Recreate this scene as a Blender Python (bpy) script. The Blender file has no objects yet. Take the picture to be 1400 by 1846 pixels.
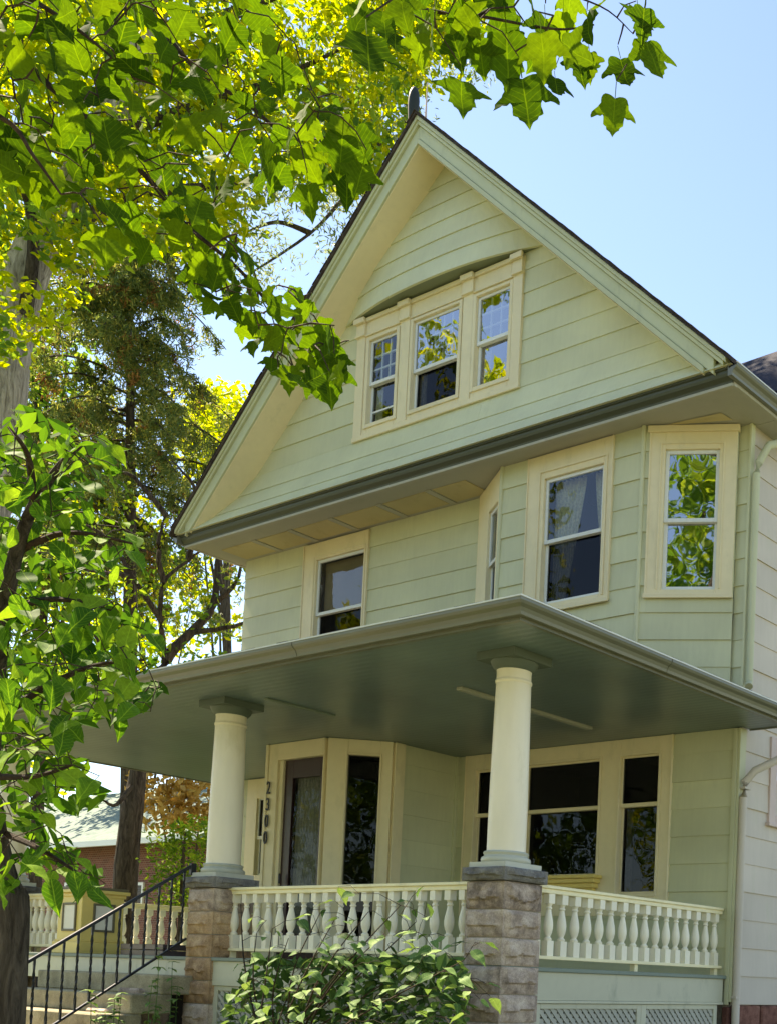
import bpy, bmesh, math, random
import numpy as np
from mathutils import Matrix, Vector
random.seed(7); rng = np.random.default_rng(7)
SC = bpy.context.scene
COL = SC.collection

# ------------------------------------------------------------------ camera (solved from the vanishing points of the house)
FPX, YAW, PITCH, ROLL, V0, U0 = 2085.25, 0.557769, 0.0365918, 0.0351949, 1701.26, 1421.50
CAM = np.array([7.0479, -6.8347, -0.0800])
_f = np.array([-math.sin(YAW)*math.cos(PITCH), math.cos(YAW)*math.cos(PITCH), math.sin(PITCH)])
_r = np.array([math.cos(YAW), math.sin(YAW), 0.0]); _u = np.cross(_r, _f)
_R = math.cos(ROLL)*_r + math.sin(ROLL)*_u
_U = -math.sin(ROLL)*_r + math.cos(ROLL)*_u
cam_d = bpy.data.cameras.new('camera'); cam = bpy.data.objects.new('camera', cam_d); COL.objects.link(cam)
cam_d.sensor_fit = 'HORIZONTAL'; cam_d.sensor_width = 36.0
cam_d.lens = FPX/1400*36; cam_d.shift_x = (700-U0)/1400; cam_d.shift_y = (V0-923)/1400
cam_d.clip_start = 0.05; cam_d.clip_end = 5000
cam.matrix_world = Matrix(((_R[0], _U[0], -_f[0], CAM[0]), (_R[1], _U[1], -_f[1], CAM[1]), (_R[2], _U[2], -_f[2], CAM[2]), (0, 0, 0, 1)))
SC.camera = cam

# ------------------------------------------------------------------ sky, sun, exposure
SUN_EL, SUN_AZ = math.radians(52), math.radians(-89)      # azimuth measured from +Y (behind the house) towards +X
sun_dir = Vector((math.sin(SUN_AZ)*math.cos(SUN_EL), math.cos(SUN_AZ)*math.cos(SUN_EL), math.sin(SUN_EL)))
W = bpy.data.worlds.new('World'); SC.world = W; W.use_nodes = True
nt = W.node_tree; nt.nodes.clear()
sky = nt.nodes.new('ShaderNodeTexSky'); sky.sky_type = 'NISHITA'; sky.sun_disc = False
sky.sun_elevation = SUN_EL; sky.sun_rotation = SUN_AZ; sky.air_density = 1.0; sky.dust_density = 0.15; sky.ozone_density = 4.0
bg = nt.nodes.new('ShaderNodeBackground'); bg.inputs[1].default_value = 0.095
wo = nt.nodes.new('ShaderNodeOutputWorld')
nt.links.new(sky.outputs[0], bg.inputs[0]); nt.links.new(bg.outputs[0], wo.inputs[0])
sd = bpy.data.lights.new('sun', 'SUN'); sd.energy = 4.6; sd.angle = math.radians(0.53); sd.color = (1.0, 0.94, 0.82)
sun = bpy.data.objects.new('sun', sd); COL.objects.link(sun); sun.location = (-30, 10, 40)
sun.rotation_euler = (-sun_dir).to_track_quat('-Z', 'Y').to_euler()
vs = SC.view_settings; vs.view_transform = 'Standard'; vs.look = 'None'; vs.gamma = 1.0; vs.exposure = 1.82
vs.use_white_balance = True; vs.white_balance_temperature = 7800; vs.white_balance_tint = 14
SC.cycles.use_denoising = True
SC.cycles.max_bounces = 10; SC.cycles.diffuse_bounces = 5; SC.cycles.transparent_max_bounces = 24; SC.cycles.sample_clamp_indirect = 8

# ------------------------------------------------------------------ pixel helpers: a pixel gives a direction, a known plane gives the distance
def ray(u, v):
    d = ((u-U0)/FPX)*_R - ((v-V0)/FPX)*_U + _f
    return d
def onX(u, v, X): d = ray(u, v); return CAM + d*(X-CAM[0])/d[0]
def onY(u, v, Y): d = ray(u, v); return CAM + d*(Y-CAM[1])/d[1]
def onZ(u, v, Z): d = ray(u, v); return CAM + d*(Z-CAM[2])/d[2]
def onD(u, v, D): d = ray(u, v); return CAM + d*(D/np.linalg.norm(d[:2]))     # D metres away along the ground

# ------------------------------------------------------------------ materials
MATS = {}
def srgb(r, g, b):
    f = lambda c: (c/12.92 if c <= 0.04045 else ((c+0.055)/1.055)**2.4)
    return (f(r/255), f(g/255), f(b/255), 1)
def base_mat(name):
    m = bpy.data.materials.new(name); m.use_nodes = True; n = m.node_tree.nodes; n.clear(); MATS[name] = m
    return m, n, m.node_tree.links
def node(n, t, **kw):
    x = n.new(t)
    for k, v in kw.items(): setattr(x, k, v)
    return x
def ramp(n, pts):
    r = n.new('ShaderNodeValToRGB'); e = r.color_ramp.elements
    e[0].position, e[0].color = pts[0]; e[1].position, e[1].color = pts[-1]
    for p, c in pts[1:-1]: k = e.new(p); k.color = c
    return r
def scl(c, k): return (min(1, c[0]*k), min(1, c[1]*k), min(1, c[2]*k), 1)
def paint(name, col, rough=0.5, var=0.10, bump=0.12, grain=(6, 6, 60), streak=0.0, dirt=None, spec=0.35):
    """painted wood: faint brushy grain, slow fading, a little grime with its own shape, random tone per piece"""
    m, n, l = base_mat(name)
    out = n.new('ShaderNodeOutputMaterial'); p = n.new('ShaderNodeBsdfPrincipled'); l.new(p.outputs[0], out.inputs[0])
    tc = n.new('ShaderNodeTexCoord'); mp = n.new('ShaderNodeMapping'); mp.inputs['Scale'].default_value = grain; l.new(tc.outputs['Object'], mp.inputs[0])
    n1 = n.new('ShaderNodeTexNoise'); n1.inputs['Scale'].default_value = 1.0; n1.inputs['Detail'].default_value = 6; l.new(mp.outputs[0], n1.inputs[0])
    n2 = n.new('ShaderNodeTexNoise'); n2.inputs['Scale'].default_value = 1.3; n2.inputs['Detail'].default_value = 5; l.new(tc.outputs['Object'], n2.inputs[0])
    r = ramp(n, [(0.3, scl(col, 1-var)), (0.7, scl(col, 1+var*0.6))]); l.new(n2.outputs[0], r.inputs[0])
    mx = n.new('ShaderNodeMix'); mx.data_type = 'RGBA'; mx.blend_type = 'MULTIPLY'
    r2 = ramp(n, [(0.25, (0.86, 0.86, 0.85, 1)), (0.65, (1, 1, 1, 1))]); l.new(n1.outputs[0], r2.inputs[0])
    mx.inputs[0].default_value = 0.32; l.new(r.outputs[0], mx.inputs[6]); l.new(r2.outputs[0], mx.inputs[7])
    oi = n.new('ShaderNodeObjectInfo'); mr = n.new('ShaderNodeMapRange'); mr.inputs[3].default_value = 0.93; mr.inputs[4].default_value = 1.04; l.new(oi.outputs['Random'], mr.inputs[0])
    hsv = n.new('ShaderNodeHueSaturation'); l.new(mx.outputs[2], hsv.inputs['Color']); l.new(mr.outputs[0], hsv.inputs['Value'])
    last = hsv.outputs[0]
    if dirt:
        n3 = n.new('ShaderNodeTexNoise'); n3.inputs['Scale'].default_value = 4.5; n3.inputs['Detail'].default_value = 8; n3.inputs['Roughness'].default_value = 0.7
        m3 = n.new('ShaderNodeMapping'); m3.inputs['Scale'].default_value = (1, 1, 0.35); l.new(tc.outputs['Object'], m3.inputs[0]); l.new(m3.outputs[0], n3.inputs[0])
        r3 = ramp(n, [(0.56, (0, 0, 0, 1)), (0.76, (0.55, 0.55, 0.55, 1))]); l.new(n3.outputs[0], r3.inputs[0])
        md = n.new('ShaderNodeMix'); md.data_type = 'RGBA'; l.new(r3.outputs[0], md.inputs[0]); l.new(last, md.inputs[6]); md.inputs[7].default_value = dirt; last = md.outputs[2]
    l.new(last, p.inputs['Base Color'])
    p.inputs['Roughness'].default_value = rough; p.inputs['Specular IOR Level'].default_value = spec
    b = n.new('ShaderNodeBump'); b.inputs['Strength'].default_value = bump; b.inputs['Distance'].default_value = 0.004
    l.new(n1.outputs[0], b.inputs['Height']); l.new(b.outputs[0], p.inputs['Normal'])
    return m
SAGE = srgb(206, 206, 168)
paint('sage', SAGE, 0.55, 0.09, 0.2, (26, 26, 3.2), dirt=scl(SAGE, 0.80))
paint('sage_warm_lit', srgb(206, 194, 176), 0.55, 0.09, 0.2, (26, 26, 3.2), dirt=scl(SAGE, 0.80))  # side wall's copy of sage, warm reflected light put into its colour
paint('trim', srgb(232, 218, 178), 0.45, 0.05, 0.1, (12, 12, 12), dirt=srgb(196, 186, 148))
paint('rake_paint', srgb(194, 196, 156), 0.45, 0.06, 0.1, (12, 12, 12), dirt=srgb(150, 156, 120))
paint('eave_shade', srgb(76, 80, 64), 0.4, 0.07, 0.1, (12, 12, 12))  # shade on the crown's underside is put into this dark colour
paint('finial_paint', srgb(38, 46, 38), 0.6, 0.2, 0.1)
paint('base_paint', srgb(194, 194, 176), 0.4, 0.05, 0.06, (12, 12, 12), dirt=srgb(150, 156, 140))
paint('trim_green', srgb(196, 194, 168), 0.4, 0.07, 0.1, (12, 12, 12), dirt=srgb(110, 120, 98))
paint('gutter_paint', srgb(112, 112, 94), 0.3, 0.08, 0.05, (4, 4, 4), dirt=srgb(92, 98, 86), spec=0.5)
paint('gutter_lip', srgb(226, 228, 222), 0.3, 0.04, 0.05, (4, 4, 4), spec=0.5)
paint('hood_shade', srgb(120, 128, 100), 0.5, 0.08, 0.1)  # shade of the gap under the hood, put into the soffit colour
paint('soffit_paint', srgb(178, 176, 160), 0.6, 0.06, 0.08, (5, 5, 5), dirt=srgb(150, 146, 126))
paint('soffit_panel', srgb(196, 182, 136), 0.6, 0.10, 0.08, (5, 5, 5), dirt=srgb(150, 132, 84))
paint('column_paint', srgb(240, 228, 200), 0.4, 0.04, 0.06, (14, 14, 3), dirt=srgb(210, 196, 154))
paint('rail_paint', srgb(250, 238, 192), 0.4, 0.05, 0.06, (10, 10, 10), dirt=srgb(206, 188, 134))
paint('baluster_paint', srgb(248, 240, 214), 0.4, 0.05, 0.06, (20, 20, 10), dirt=srgb(206, 194, 158))
paint('yellow_paint', srgb(232, 206, 118), 0.45, 0.06, 0.06, (10, 10, 10), dirt=srgb(188, 160, 88))
paint('capital_paint', srgb(96, 106, 94), 0.5, 0.08, 0.1)
paint('floor_paint', srgb(124, 136, 122), 0.5, 0.1, 0.1, (60, 5, 5), dirt=srgb(90, 94, 84))
paint('sash_paint', srgb(226, 228, 222), 0.35, 0.04, 0.04, (10, 10, 10))
paint('side_trim', srgb(206, 184, 172), 0.5, 0.06, 0.06, (10, 10, 10))
paint('door_paint', srgb(48, 20, 24), 0.3, 0.15, 0.08, (30, 30, 4), spec=0.5)
paint('inside_shade', srgb(44, 38, 40), 0.9, 0.2, 0.0)  # shade of unlit rooms and hollows, put into the colour
paint('iron', srgb(24, 24, 28), 0.42, 0.2, 0.3, (40, 40, 40), spec=0.5)
paint('slate_trim', srgb(112, 104, 78), 0.5, 0.06, 0.06)
paint('pane_panel', srgb(238, 232, 214), 0.5, 0.04, 0.03)
paint('wood_shade', srgb(142, 122, 88), 0.8, 0.15, 0.1, (3, 3, 40))
paint('numeral', srgb(26, 24, 24), 0.35, 0.1, 0.0)
def cloth(name, col):
    m, n, l = base_mat(name); out = n.new('ShaderNodeOutputMaterial')
    d = n.new('ShaderNodeBsdfDiffuse'); t = n.new('ShaderNodeBsdfTranslucent'); mx = n.new('ShaderNodeMixShader'); mx.inputs[0].default_value = 0.3
    tc = n.new('ShaderNodeTexCoord'); no = n.new('ShaderNodeTexNoise'); no.inputs['Scale'].default_value = 40; l.new(tc.outputs['Object'], no.inputs[0])
    r = ramp(n, [(0.35, scl(col, 0.75)), (0.65, col)]); l.new(no.outputs[0], r.inputs[0])
    l.new(r.outputs[0], d.inputs[0]); l.new(r.outputs[0], t.inputs[0]); l.new(d.outputs[0], mx.inputs[1]); l.new(t.outputs[0], mx.inputs[2]); l.new(mx.outputs[0], out.inputs[0])
    return m
cloth('curtain', srgb(236, 232, 206)); cloth('lace', srgb(160, 160, 146))
def glass(name, tint, refl=1.0, wav=0.6, trans=1.0):
    """window glass: mirror reflection by fresnel over a tinted see-through pane, gently wavy like old glass"""
    m, n, l = base_mat(name); out = n.new('ShaderNodeOutputMaterial')
    g = n.new('ShaderNodeBsdfGlossy'); g.inputs['Roughness'].default_value = 0.015; g.inputs[0].default_value = (0.95, 0.97, 1, 1)
    t = n.new('ShaderNodeBsdfTransparent'); t.inputs[0].default_value = tint
    fr = n.new('ShaderNodeFresnel'); fr.inputs[0].default_value = 1.52
    mt = n.new('ShaderNodeMath'); mt.operation = 'MULTIPLY_ADD'; mt.inputs[1].default_value = 1.9*refl; mt.inputs[2].default_value = 0.05*refl; mt.use_clamp = True
    l.new(fr.outputs[0], mt.inputs[0])
    tc = n.new('ShaderNodeTexCoord'); no = n.new('ShaderNodeTexNoise'); no.inputs['Scale'].default_value = 2.6; no.inputs['Detail'].default_value = 1.5; l.new(tc.outputs['Object'], no.inputs[0])
    b = n.new('ShaderNodeBump'); b.inputs['Strength'].default_value = wav; b.inputs['Distance'].default_value = 0.006; l.new(no.outputs[0], b.inputs['Height']); l.new(b.outputs[0], g.inputs['Normal'])
    mx = n.new('ShaderNodeMixShader'); l.new(mt.outputs[0], mx.inputs[0]); l.new(t.outputs[0], mx.inputs[1]); l.new(g.outputs[0], mx.inputs[2]); l.new(mx.outputs[0], out.inputs[0])
    return m
glass('glass', (0.86, 0.9, 0.88, 1), 0.45); glass('glass_attic', (0.8, 0.82, 0.8, 1), 1.9); glass('glass_clear', (0.8, 0.82, 0.8, 1), 0.08); glass('glass_strong', (0.4, 0.42, 0.4, 1), 3.2); glass('glass_screen', (0.32, 0.33, 0.34, 1), 0.12); glass('glass_dark', (0.30, 0.30, 0.34, 1), 0.14)
def stone(name, c1, c2, c3, scale=7):
    m, n, l = base_mat(name); out = n.new('ShaderNodeOutputMaterial'); p = n.new('ShaderNodeBsdfPrincipled'); l.new(p.outputs[0], out.inputs[0])
    tc = n.new('ShaderNodeTexCoord'); a = n.new('ShaderNodeTexNoise'); a.inputs['Scale'].default_value = scale; a.inputs['Detail'].default_value = 9; a.inputs['Roughness'].default_value = 0.68; l.new(tc.outputs['Object'], a.inputs[0])
    oi = n.new('ShaderNodeObjectInfo'); ad = n.new('ShaderNodeMath'); ad.operation = 'MULTIPLY_ADD'; ad.inputs[1].default_value = 0.22; ad.inputs[2].default_value = -0.11; l.new(oi.outputs['Random'], ad.inputs[0])
    a2 = n.new('ShaderNodeMath'); a2.operation = 'ADD'; l.new(a.outputs[0], a2.inputs[0]); l.new(ad.outputs[0], a2.inputs[1])
    r = ramp(n, [(0.32, c1), (0.5, c2), (0.72, c3)]); l.new(a2.outputs[0], r.inputs[0])
    f = n.new('ShaderNodeTexNoise'); f.inputs['Scale'].default_value = 90; f.inputs['Detail'].default_value = 3; l.new(tc.outputs['Object'], f.inputs[0])
    mx = n.new('ShaderNodeMix'); mx.data_type = 'RGBA'; mx.blend_type = 'OVERLAY'; mx.inputs[0].default_value = 0.5; l.new(r.outputs[0], mx.inputs[6]); l.new(f.outputs[0], mx.inputs[7])
    l.new(mx.outputs[2], p.inputs['Base Color']); p.inputs['Roughness'].default_value = 0.9; p.inputs['Specular IOR Level'].default_value = 0.2
    b = n.new('ShaderNodeBump'); b.inputs['Strength'].default_value = 0.55; b.inputs['Distance'].default_value = 0.012; l.new(a.outputs[0], b.inputs['Height'])
    b2 = n.new('ShaderNodeBump'); b2.inputs['Strength'].default_value = 0.4; b2.inputs['Distance'].default_value = 0.003; l.new(f.outputs[0], b2.inputs['Height']); l.new(b.outputs[0], b2.inputs['Normal']); l.new(b2.outputs[0], p.inputs['Normal'])
    return m
stone('grey_stone', srgb(122, 106, 92), srgb(178, 158, 140), srgb(212, 194, 172))
stone('brown_stone', srgb(124, 98, 74), srgb(172, 140, 106), srgb(200, 172, 138))
stone('cap_stone', srgb(80, 78, 74), srgb(112, 108, 102), srgb(142, 138, 130))
stone('step_stone', srgb(128, 120, 96), srgb(160, 150, 122), srgb(184, 174, 146), 4)
stone('mortar', srgb(150, 140, 124), srgb(166, 156, 140), srgb(180, 170, 154), 20)
stone('foundation_stone', srgb(96, 62, 52), srgb(132, 90, 76), srgb(150, 112, 96))
stone('concrete', srgb(160, 152, 138), srgb(180, 172, 156), srgb(192, 184, 170), 3)
def bark(name, c1, c2, c3, sc=9):
    m, n, l = base_mat(name); out = n.new('ShaderNodeOutputMaterial'); p = n.new('ShaderNodeBsdfPrincipled'); l.new(p.outputs[0], out.inputs[0])
    tc = n.new('ShaderNodeTexCoord'); mp = n.new('ShaderNodeMapping'); mp.inputs['Scale'].default_value = (sc, sc, sc*0.16); l.new(tc.outputs['Object'], mp.inputs[0])
    a = n.new('ShaderNodeTexNoise'); a.inputs['Scale'].default_value = 1.6; a.inputs['Detail'].default_value = 8; a.inputs['Roughness'].default_value = 0.7; a.inputs['Distortion'].default_value = 0.8; l.new(mp.outputs[0], a.inputs[0])
    r = ramp(n, [(0.34, c1), (0.5, c2), (0.68, c3)]); l.new(a.outputs[0], r.inputs[0]); l.new(r.outputs[0], p.inputs['Base Color']); p.inputs['Roughness'].default_value = 0.95; p.inputs['Specular IOR Level'].default_value = 0.1
    b = n.new('ShaderNodeBump'); b.inputs['Strength'].default_value = 1.0; b.inputs['Distance'].default_value = 0.05; l.new(a.outputs[0], b.inputs['Height']); l.new(b.outputs[0], p.inputs['Normal']); return m
stone('asphalt', srgb(136, 132, 124), srgb(154, 150, 140), srgb(168, 164, 152), 5)
stone('grass_ground', srgb(66, 72, 48), srgb(88, 94, 62), srgb(110, 112, 78), 6)
stone('shingle', srgb(44, 40, 38), srgb(66, 58, 54), srgb(88, 78, 70), 12)
stone('slate_roof', srgb(36, 38, 46), srgb(48, 50, 60), srgb(62, 64, 74), 9)
def brickwork(name, c1, c2, mort):
    m, n, l = base_mat(name); out = n.new('ShaderNodeOutputMaterial'); p = n.new('ShaderNodeBsdfPrincipled'); l.new(p.outputs[0], out.inputs[0]); p.inputs['Roughness'].default_value = 0.9
    tc = n.new('ShaderNodeTexCoord'); mp = n.new('ShaderNodeMapping'); mp.inputs['Rotation'].default_value = (math.pi/2, 0, 0); l.new(tc.outputs['Object'], mp.inputs[0])
    b = n.new('ShaderNodeTexBrick'); l.new(mp.outputs[0], b.inputs[0]); b.inputs['Color1'].default_value = c1; b.inputs['Color2'].default_value = c2; b.inputs['Mortar'].default_value = mort; b.inputs['Scale'].default_value = 4.5; b.inputs['Mortar Size'].default_value = 0.02
    l.new(b.outputs[0], p.inputs['Base Color']); return m
brickwork('brick_red', srgb(104, 58, 46), srgb(130, 76, 60), srgb(150, 130, 116))
stone('pale_roof', srgb(92, 108, 100), srgb(112, 128, 118), srgb(130, 144, 136), 5)

# ------------------------------------------------------------------ mesh helpers
LOC = {}
def thing(name, label, cat, loc=(0, 0, 0), group=None):
    o = bpy.data.objects.new(name, None); COL.objects.link(o); o.location = loc; o.empty_display_size = 0.2
    o['label'] = label; o['category'] = cat
    if group: o['group'] = group
    LOC[o.name] = Vector(loc); return o
def link(o, parent):
    COL.objects.link(o)
    if parent is not None:
        o.parent = parent
        if parent.name in LOC: o.matrix_parent_inverse = Matrix.Translation(-LOC[parent.name])
    return o
def mesh(name, V, F, mat, parent=None, smooth=False, fix=True):
    me = bpy.data.meshes.new(name); me.from_pydata([tuple(map(float, v)) for v in V], [], F)
    if fix:
        bm = bmesh.new(); bm.from_mesh(me); bmesh.ops.recalc_face_normals(bm, faces=bm.faces); bm.to_mesh(me); bm.free()
    if smooth: me.shade_smooth()
    me.materials.append(MATS[mat] if isinstance(mat, str) else mat)
    return link(bpy.data.objects.new(name, me), parent)
class MB:
    def __init__(s): s.V = []; s.F = []
    def add(s, V, F):
        k = len(s.V); s.V += [tuple(v) for v in V]; s.F += [tuple(i+k for i in f) for f in F]; return s
    def box(s, a, b):
        x0, y0, z0 = a; x1, y1, z1 = b
        return s.add([(x0,y0,z0),(x1,y0,z0),(x1,y1,z0),(x0,y1,z0),(x0,y0,z1),(x1,y0,z1),(x1,y1,z1),(x0,y1,z1)],
                     [(0,3,2,1),(4,5,6,7),(0,1,5,4),(1,2,6,5),(2,3,7,6),(3,0,4,7)])
    def hexa(s, P): return s.add(P, [(0,3,2,1),(4,5,6,7),(0,1,5,4),(1,2,6,5),(2,3,7,6),(3,0,4,7)])
    def tube(s, pts, rad, n=8):
        pts = [Vector(p) for p in pts]; rings = []
        up = Vector((0, 0, 1))
        for i, p in enumerate(pts):
            d = (pts[min(i+1, len(pts)-1)]-pts[max(i-1, 0)]).normalized()
            a = d.cross(up if abs(d.z) < 0.95 else Vector((1, 0, 0))).normalized(); b = d.cross(a)
            r = rad[i] if hasattr(rad, '__len__') else rad
            rings.append([p+(a*math.cos(t)+b*math.sin(t))*r for t in [2*math.pi*k/n for k in range(n)]])
        V = [v for r in rings for v in r]; F = []
        for i in range(len(rings)-1):
            for k in range(n): F.append((i*n+k, i*n+(k+1) % n, (i+1)*n+(k+1) % n, (i+1)*n+k))
        F.append(tuple(range(n))[::-1]); F.append(tuple(range((len(rings)-1)*n, len(rings)*n)))
        return s.add(V, F)
    def lathe(s, c, prof, n=24, phase=0.0):
        V = []; F = []
        for r, z in prof:
            for k in range(n): t = 2*math.pi*k/n+phase; V.append((c[0]+r*math.cos(t), c[1]+r*math.sin(t), c[2]+z))
        m = len(prof)
        for i in range(m-1):
            for k in range(n): F.append((i*n+k, i*n+(k+1) % n, (i+1)*n+(k+1) % n, (i+1)*n+k))
        F.append(tuple(range(n))[::-1]); F.append(tuple(range((m-1)*n, m*n)))
        return s.add(V, F)
    def sweep(s, path, prof):
        """prof: list of (out, up); path: list of (point, outward normal (mitred)); closed profile"""
        m = len(prof); V = []; F = []
        for p, nrm in path:
            for o, u in prof: V.append((p[0]+nrm[0]*o, p[1]+nrm[1]*o, p[2]+u + (nrm[2]*o if len(nrm) > 2 else 0)))
        for i in range(len(path)-1):
            for k in range(m): F.append((i*m+k, i*m+(k+1) % m, (i+1)*m+(k+1) % m, (i+1)*m+k))
        F.append(tuple(range(m))[::-1]); F.append(tuple(range((len(path)-1)*m, len(path)*m)))
        return s.add(V, F)
    def build(s, name, mat, parent=None, smooth=False, bevel=0.0):
        me = bpy.data.meshes.new(name); me.from_pydata([tuple(map(float, v)) for v in s.V], [], s.F)
        bm = bmesh.new(); bm.from_mesh(me); bmesh.ops.recalc_face_normals(bm, faces=bm.faces)
        if bevel: bmesh.ops.bevel(bm, geom=[e for e in bm.edges if len(e.link_faces) == 2 and e.calc_face_angle(0) > 0.6], offset=bevel, segments=1, affect='EDGES', clamp_overlap=True)
        bm.to_mesh(me); bm.free()
        if smooth: me.shade_smooth(); me.set_sharp_from_angle(angle=math.radians(40))
        me.materials.append(MATS[mat]); return link(bpy.data.objects.new(name, me), parent)
class Face:
    """a vertical wall face: s runs along it, n points outwards"""
    def __init__(s, p0, p1):
        s.p = np.array([p0[0], p0[1]], float); d = np.array([p1[0]-p0[0], p1[1]-p0[1]], float); s.L = np.linalg.norm(d); s.d = d/s.L; s.n = np.array([s.d[1], -s.d[0]])
    def pt(s, a, z, o=0.0): q = s.p + s.d*a + s.n*o; return (q[0], q[1], z)
    def pix(s, u, v, o=0.0):
        r = ray(u, v); p = s.p+s.n*o; t = ((p-CAM[:2])@s.n)/(r[:2]@s.n); q = CAM+r*t
        return float((q[:2]-s.p)@s.d), float(q[2])
    def box(s, mb, a0, a1, z0, z1, o0, o1):
        P = [s.pt(a0, z0, o1), s.pt(a1, z0, o1), s.pt(a1, z0, o0), s.pt(a0, z0, o0), s.pt(a0, z1, o1), s.pt(a1, z1, o1), s.pt(a1, z1, o0), s.pt(a0, z1, o0)]
        mb.hexa(P); return mb
def frame(f, mb, a0, a1, z0, z1, wl, wr, wb, wt, o0, o1):
    """rectangular frame of four butted pieces, outer size given"""
    f.box(mb, a0, a0+wl, z0, z1, o0, o1); f.box(mb, a1-wr, a1, z0, z1, o0, o1)
    if wb: f.box(mb, a0+wl, a1-wr, z0, z0+wb, o0, o1)
    if wt: f.box(mb, a0+wl, a1-wr, z1-wt, z1, o0, o1)
    return mb

# ================================================================== the setting
GZ = -1.0
def struct(o): o['kind'] = 'structure'; return o
# one ground sheet: lawn level by the house, falling to the pavement where the camera stands
_ys = [-600, -60, -20, -8.6, -6.3, -4.6, -2.6, -1.2, 4, 14, 60, 600]; _zs = [-1.8, -1.8, -1.8, -1.72, -1.70, -1.62, -1.15, GZ, GZ, GZ+0.1, GZ+0.3, GZ+0.3]
V = []; F = []
for y, z in zip(_ys, _zs): V += [(-600, y, z), (-30, y, z), (30, y, z), (600, y, z)]
for j in range(len(_ys)-1):
    for i in range(3): F.append((j*4+i, j*4+i+1, j*4+i+5, j*4+i+4))
struct(mesh('ground', V, F, 'grass_ground', None, True))
struct(MB().box((-60, -8.5, -1.80), (60, -6.45, -1.655)).build('pavement', 'concrete'))
struct(MB().box((-120, -19.5, -1.85), (120, -11.0, -1.785)).build('road', 'asphalt'))
struct(MB().box((-120, -11.0, -1.85), (120, -10.8, -1.66)).build('kerb', 'concrete'))
struct(MB().box((-60, -10.8, -1.80), (60, -8.5, -1.70)).build('verge', 'grass_ground'))
V = []; F = []
for y, z in zip((-6.45, -4.6, -2.6, -1.95), (-1.66, -1.60, -1.13, -1.05)): V += [(-14, y, z), (14, y, z)]
struct(mesh('lawn', V, [(0, 1, 3, 2), (2, 3, 5, 4), (4, 5, 7, 6)], 'grass_ground', None, True))

# ================================================================== the house
ZC, ZS, YF, XR, XL = 2.584, 5.795, 2.973, 0.24, -8.56
house = thing('house', 'sage green gabled house with cream trim and a wide front porch', 'house', (-4.2, 6.0, GZ))
EXPO = 0.288
def siding(face, part, z0, z1, ext, openings=(), mat='sage', expo=EXPO, joints=True, phase=0.0, proud=0.017):
    """lapped boards, one object per board; wall part is the first board's backing sheet"""
    zb = z0-phase
    while zb < z1-0.01:
        b = max(zb, z0); t = min(zb+expo, z1); zt = zb+expo
        off = lambda z: proud-(proud-0.004)*(z-zb)/expo
        def piece(lb, lt, rb, rt, pb, ptp):
            j = random.uniform(-0.002, 0.003); off = lambda z: proud+j*1.4-(proud-0.004)*(z-zb)/expo
            if min(rb-lb, rt-lt) < 0.004 and max(rb-lb, rt-lt) < 0.02: return
            P = [face.pt(lb, pb, off(pb)), face.pt(max(rb, lb), pb, off(pb)), face.pt(max(rb, lb), pb, -0.012), face.pt(lb, pb, -0.012),
                 face.pt(lt, ptp, off(ptp)), face.pt(max(rt, lt), ptp, off(ptp)), face.pt(max(rt, lt), ptp, -0.012), face.pt(lt, ptp, -0.012)]
            MB().hexa(P).build('board', mat, part)
        def run(lb, lt, rb, rt, pb, ptp):
            L = min(rb-lb, rt-lt)
            if joints and L > 2.2 and random.random() < 0.75:
                c = max(lb, lt)+L*random.uniform(0.25, 0.75)
                piece(lb, lt, c-0.001, c-0.001, pb, ptp); piece(c+0.001, c+0.001, rb, rt, pb, ptp)
            else: piece(lb, lt, rb, rt, pb, ptp)
        (l0, r0), (l1, r1) = ext(b), ext(t)
        cb, ct = l0, l1
        for (a0, a1, o0, o1) in sorted(openings):
            if o1 <= b+0.002 or o0 >= t-0.002: continue
            run(cb, ct, a0, a0, b, t)
            if o0 > b+0.006: run(a0, a0, a1, a1, b, o0)
            if o1 < t-0.006: run(a0, a0, a1, a1, o1, t)
            cb = ct = a1
        run(cb, ct, r0, r1, b, t)
        zb += expo
def room(face, part, a0, a1, z0, z1, o=-0.12, depth=0.9):
    mb = MB(); P = [face.pt(a, z, oo) for oo in (o, o-depth) for a, z in ((a0, z0), (a1, z0), (a1, z1), (a0, z1))]
    mb.add(P, [(4, 5, 6, 7), (0, 1, 5, 4), (1, 2, 6, 5), (2, 3, 7, 6), (3, 0, 4, 7)])
    return mb.build('room', 'inside_shade', part)
def pane(face, part, a0, a1, z0, z1, o, mat):
    tl = random.uniform(-0.004, 0.004); tz = random.uniform(-0.004, 0.004)
    return mesh('pane', [face.pt(a0, z0, o-tl-tz), face.pt(a1, z0, o+tl-tz), face.pt(a1, z1, o+tl+tz), face.pt(a0, z1, o-tl+tz)], [(0, 1, 2, 3)], mat, part, fix=False)
def sashes(face, part, a0, a1, z0, z1, zm, o=0.02, up='glass', low='glass_screen', st=0.04, smat='sash_paint', deep=0.9, bottom=0.05):
    """double-hung pair: upper sash in front of the lower one, each with its pane"""
    for k in (0, 1):
        pass
    mb = MB(); frame(face, mb, a0, a1, zm-0.02, z1, st, st, 0.045, st, o-0.030, o); s1 = mb.build('upper_sash', smat, part, bevel=0.004)
    mb = MB(); frame(face, mb, a0, a1, z0, zm+0.018, st, st, bottom, 0.038, o-0.064, o-0.033); mb.build('lower_sash', smat, part, bevel=0.004)
    pane(face, part, a0+st*0.8, a1-st*0.8, zm+0.015, z1-st*0.8, o-0.016, up); pane(face, part, a0+st*0.8, a1-st*0.8, z0+bottom*0.8, zm-0.012, o-0.05, low)
    room(face, part, a0-0.02, a1+0.02, z0-0.02, z1+0.02, o-0.10, deep)
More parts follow.
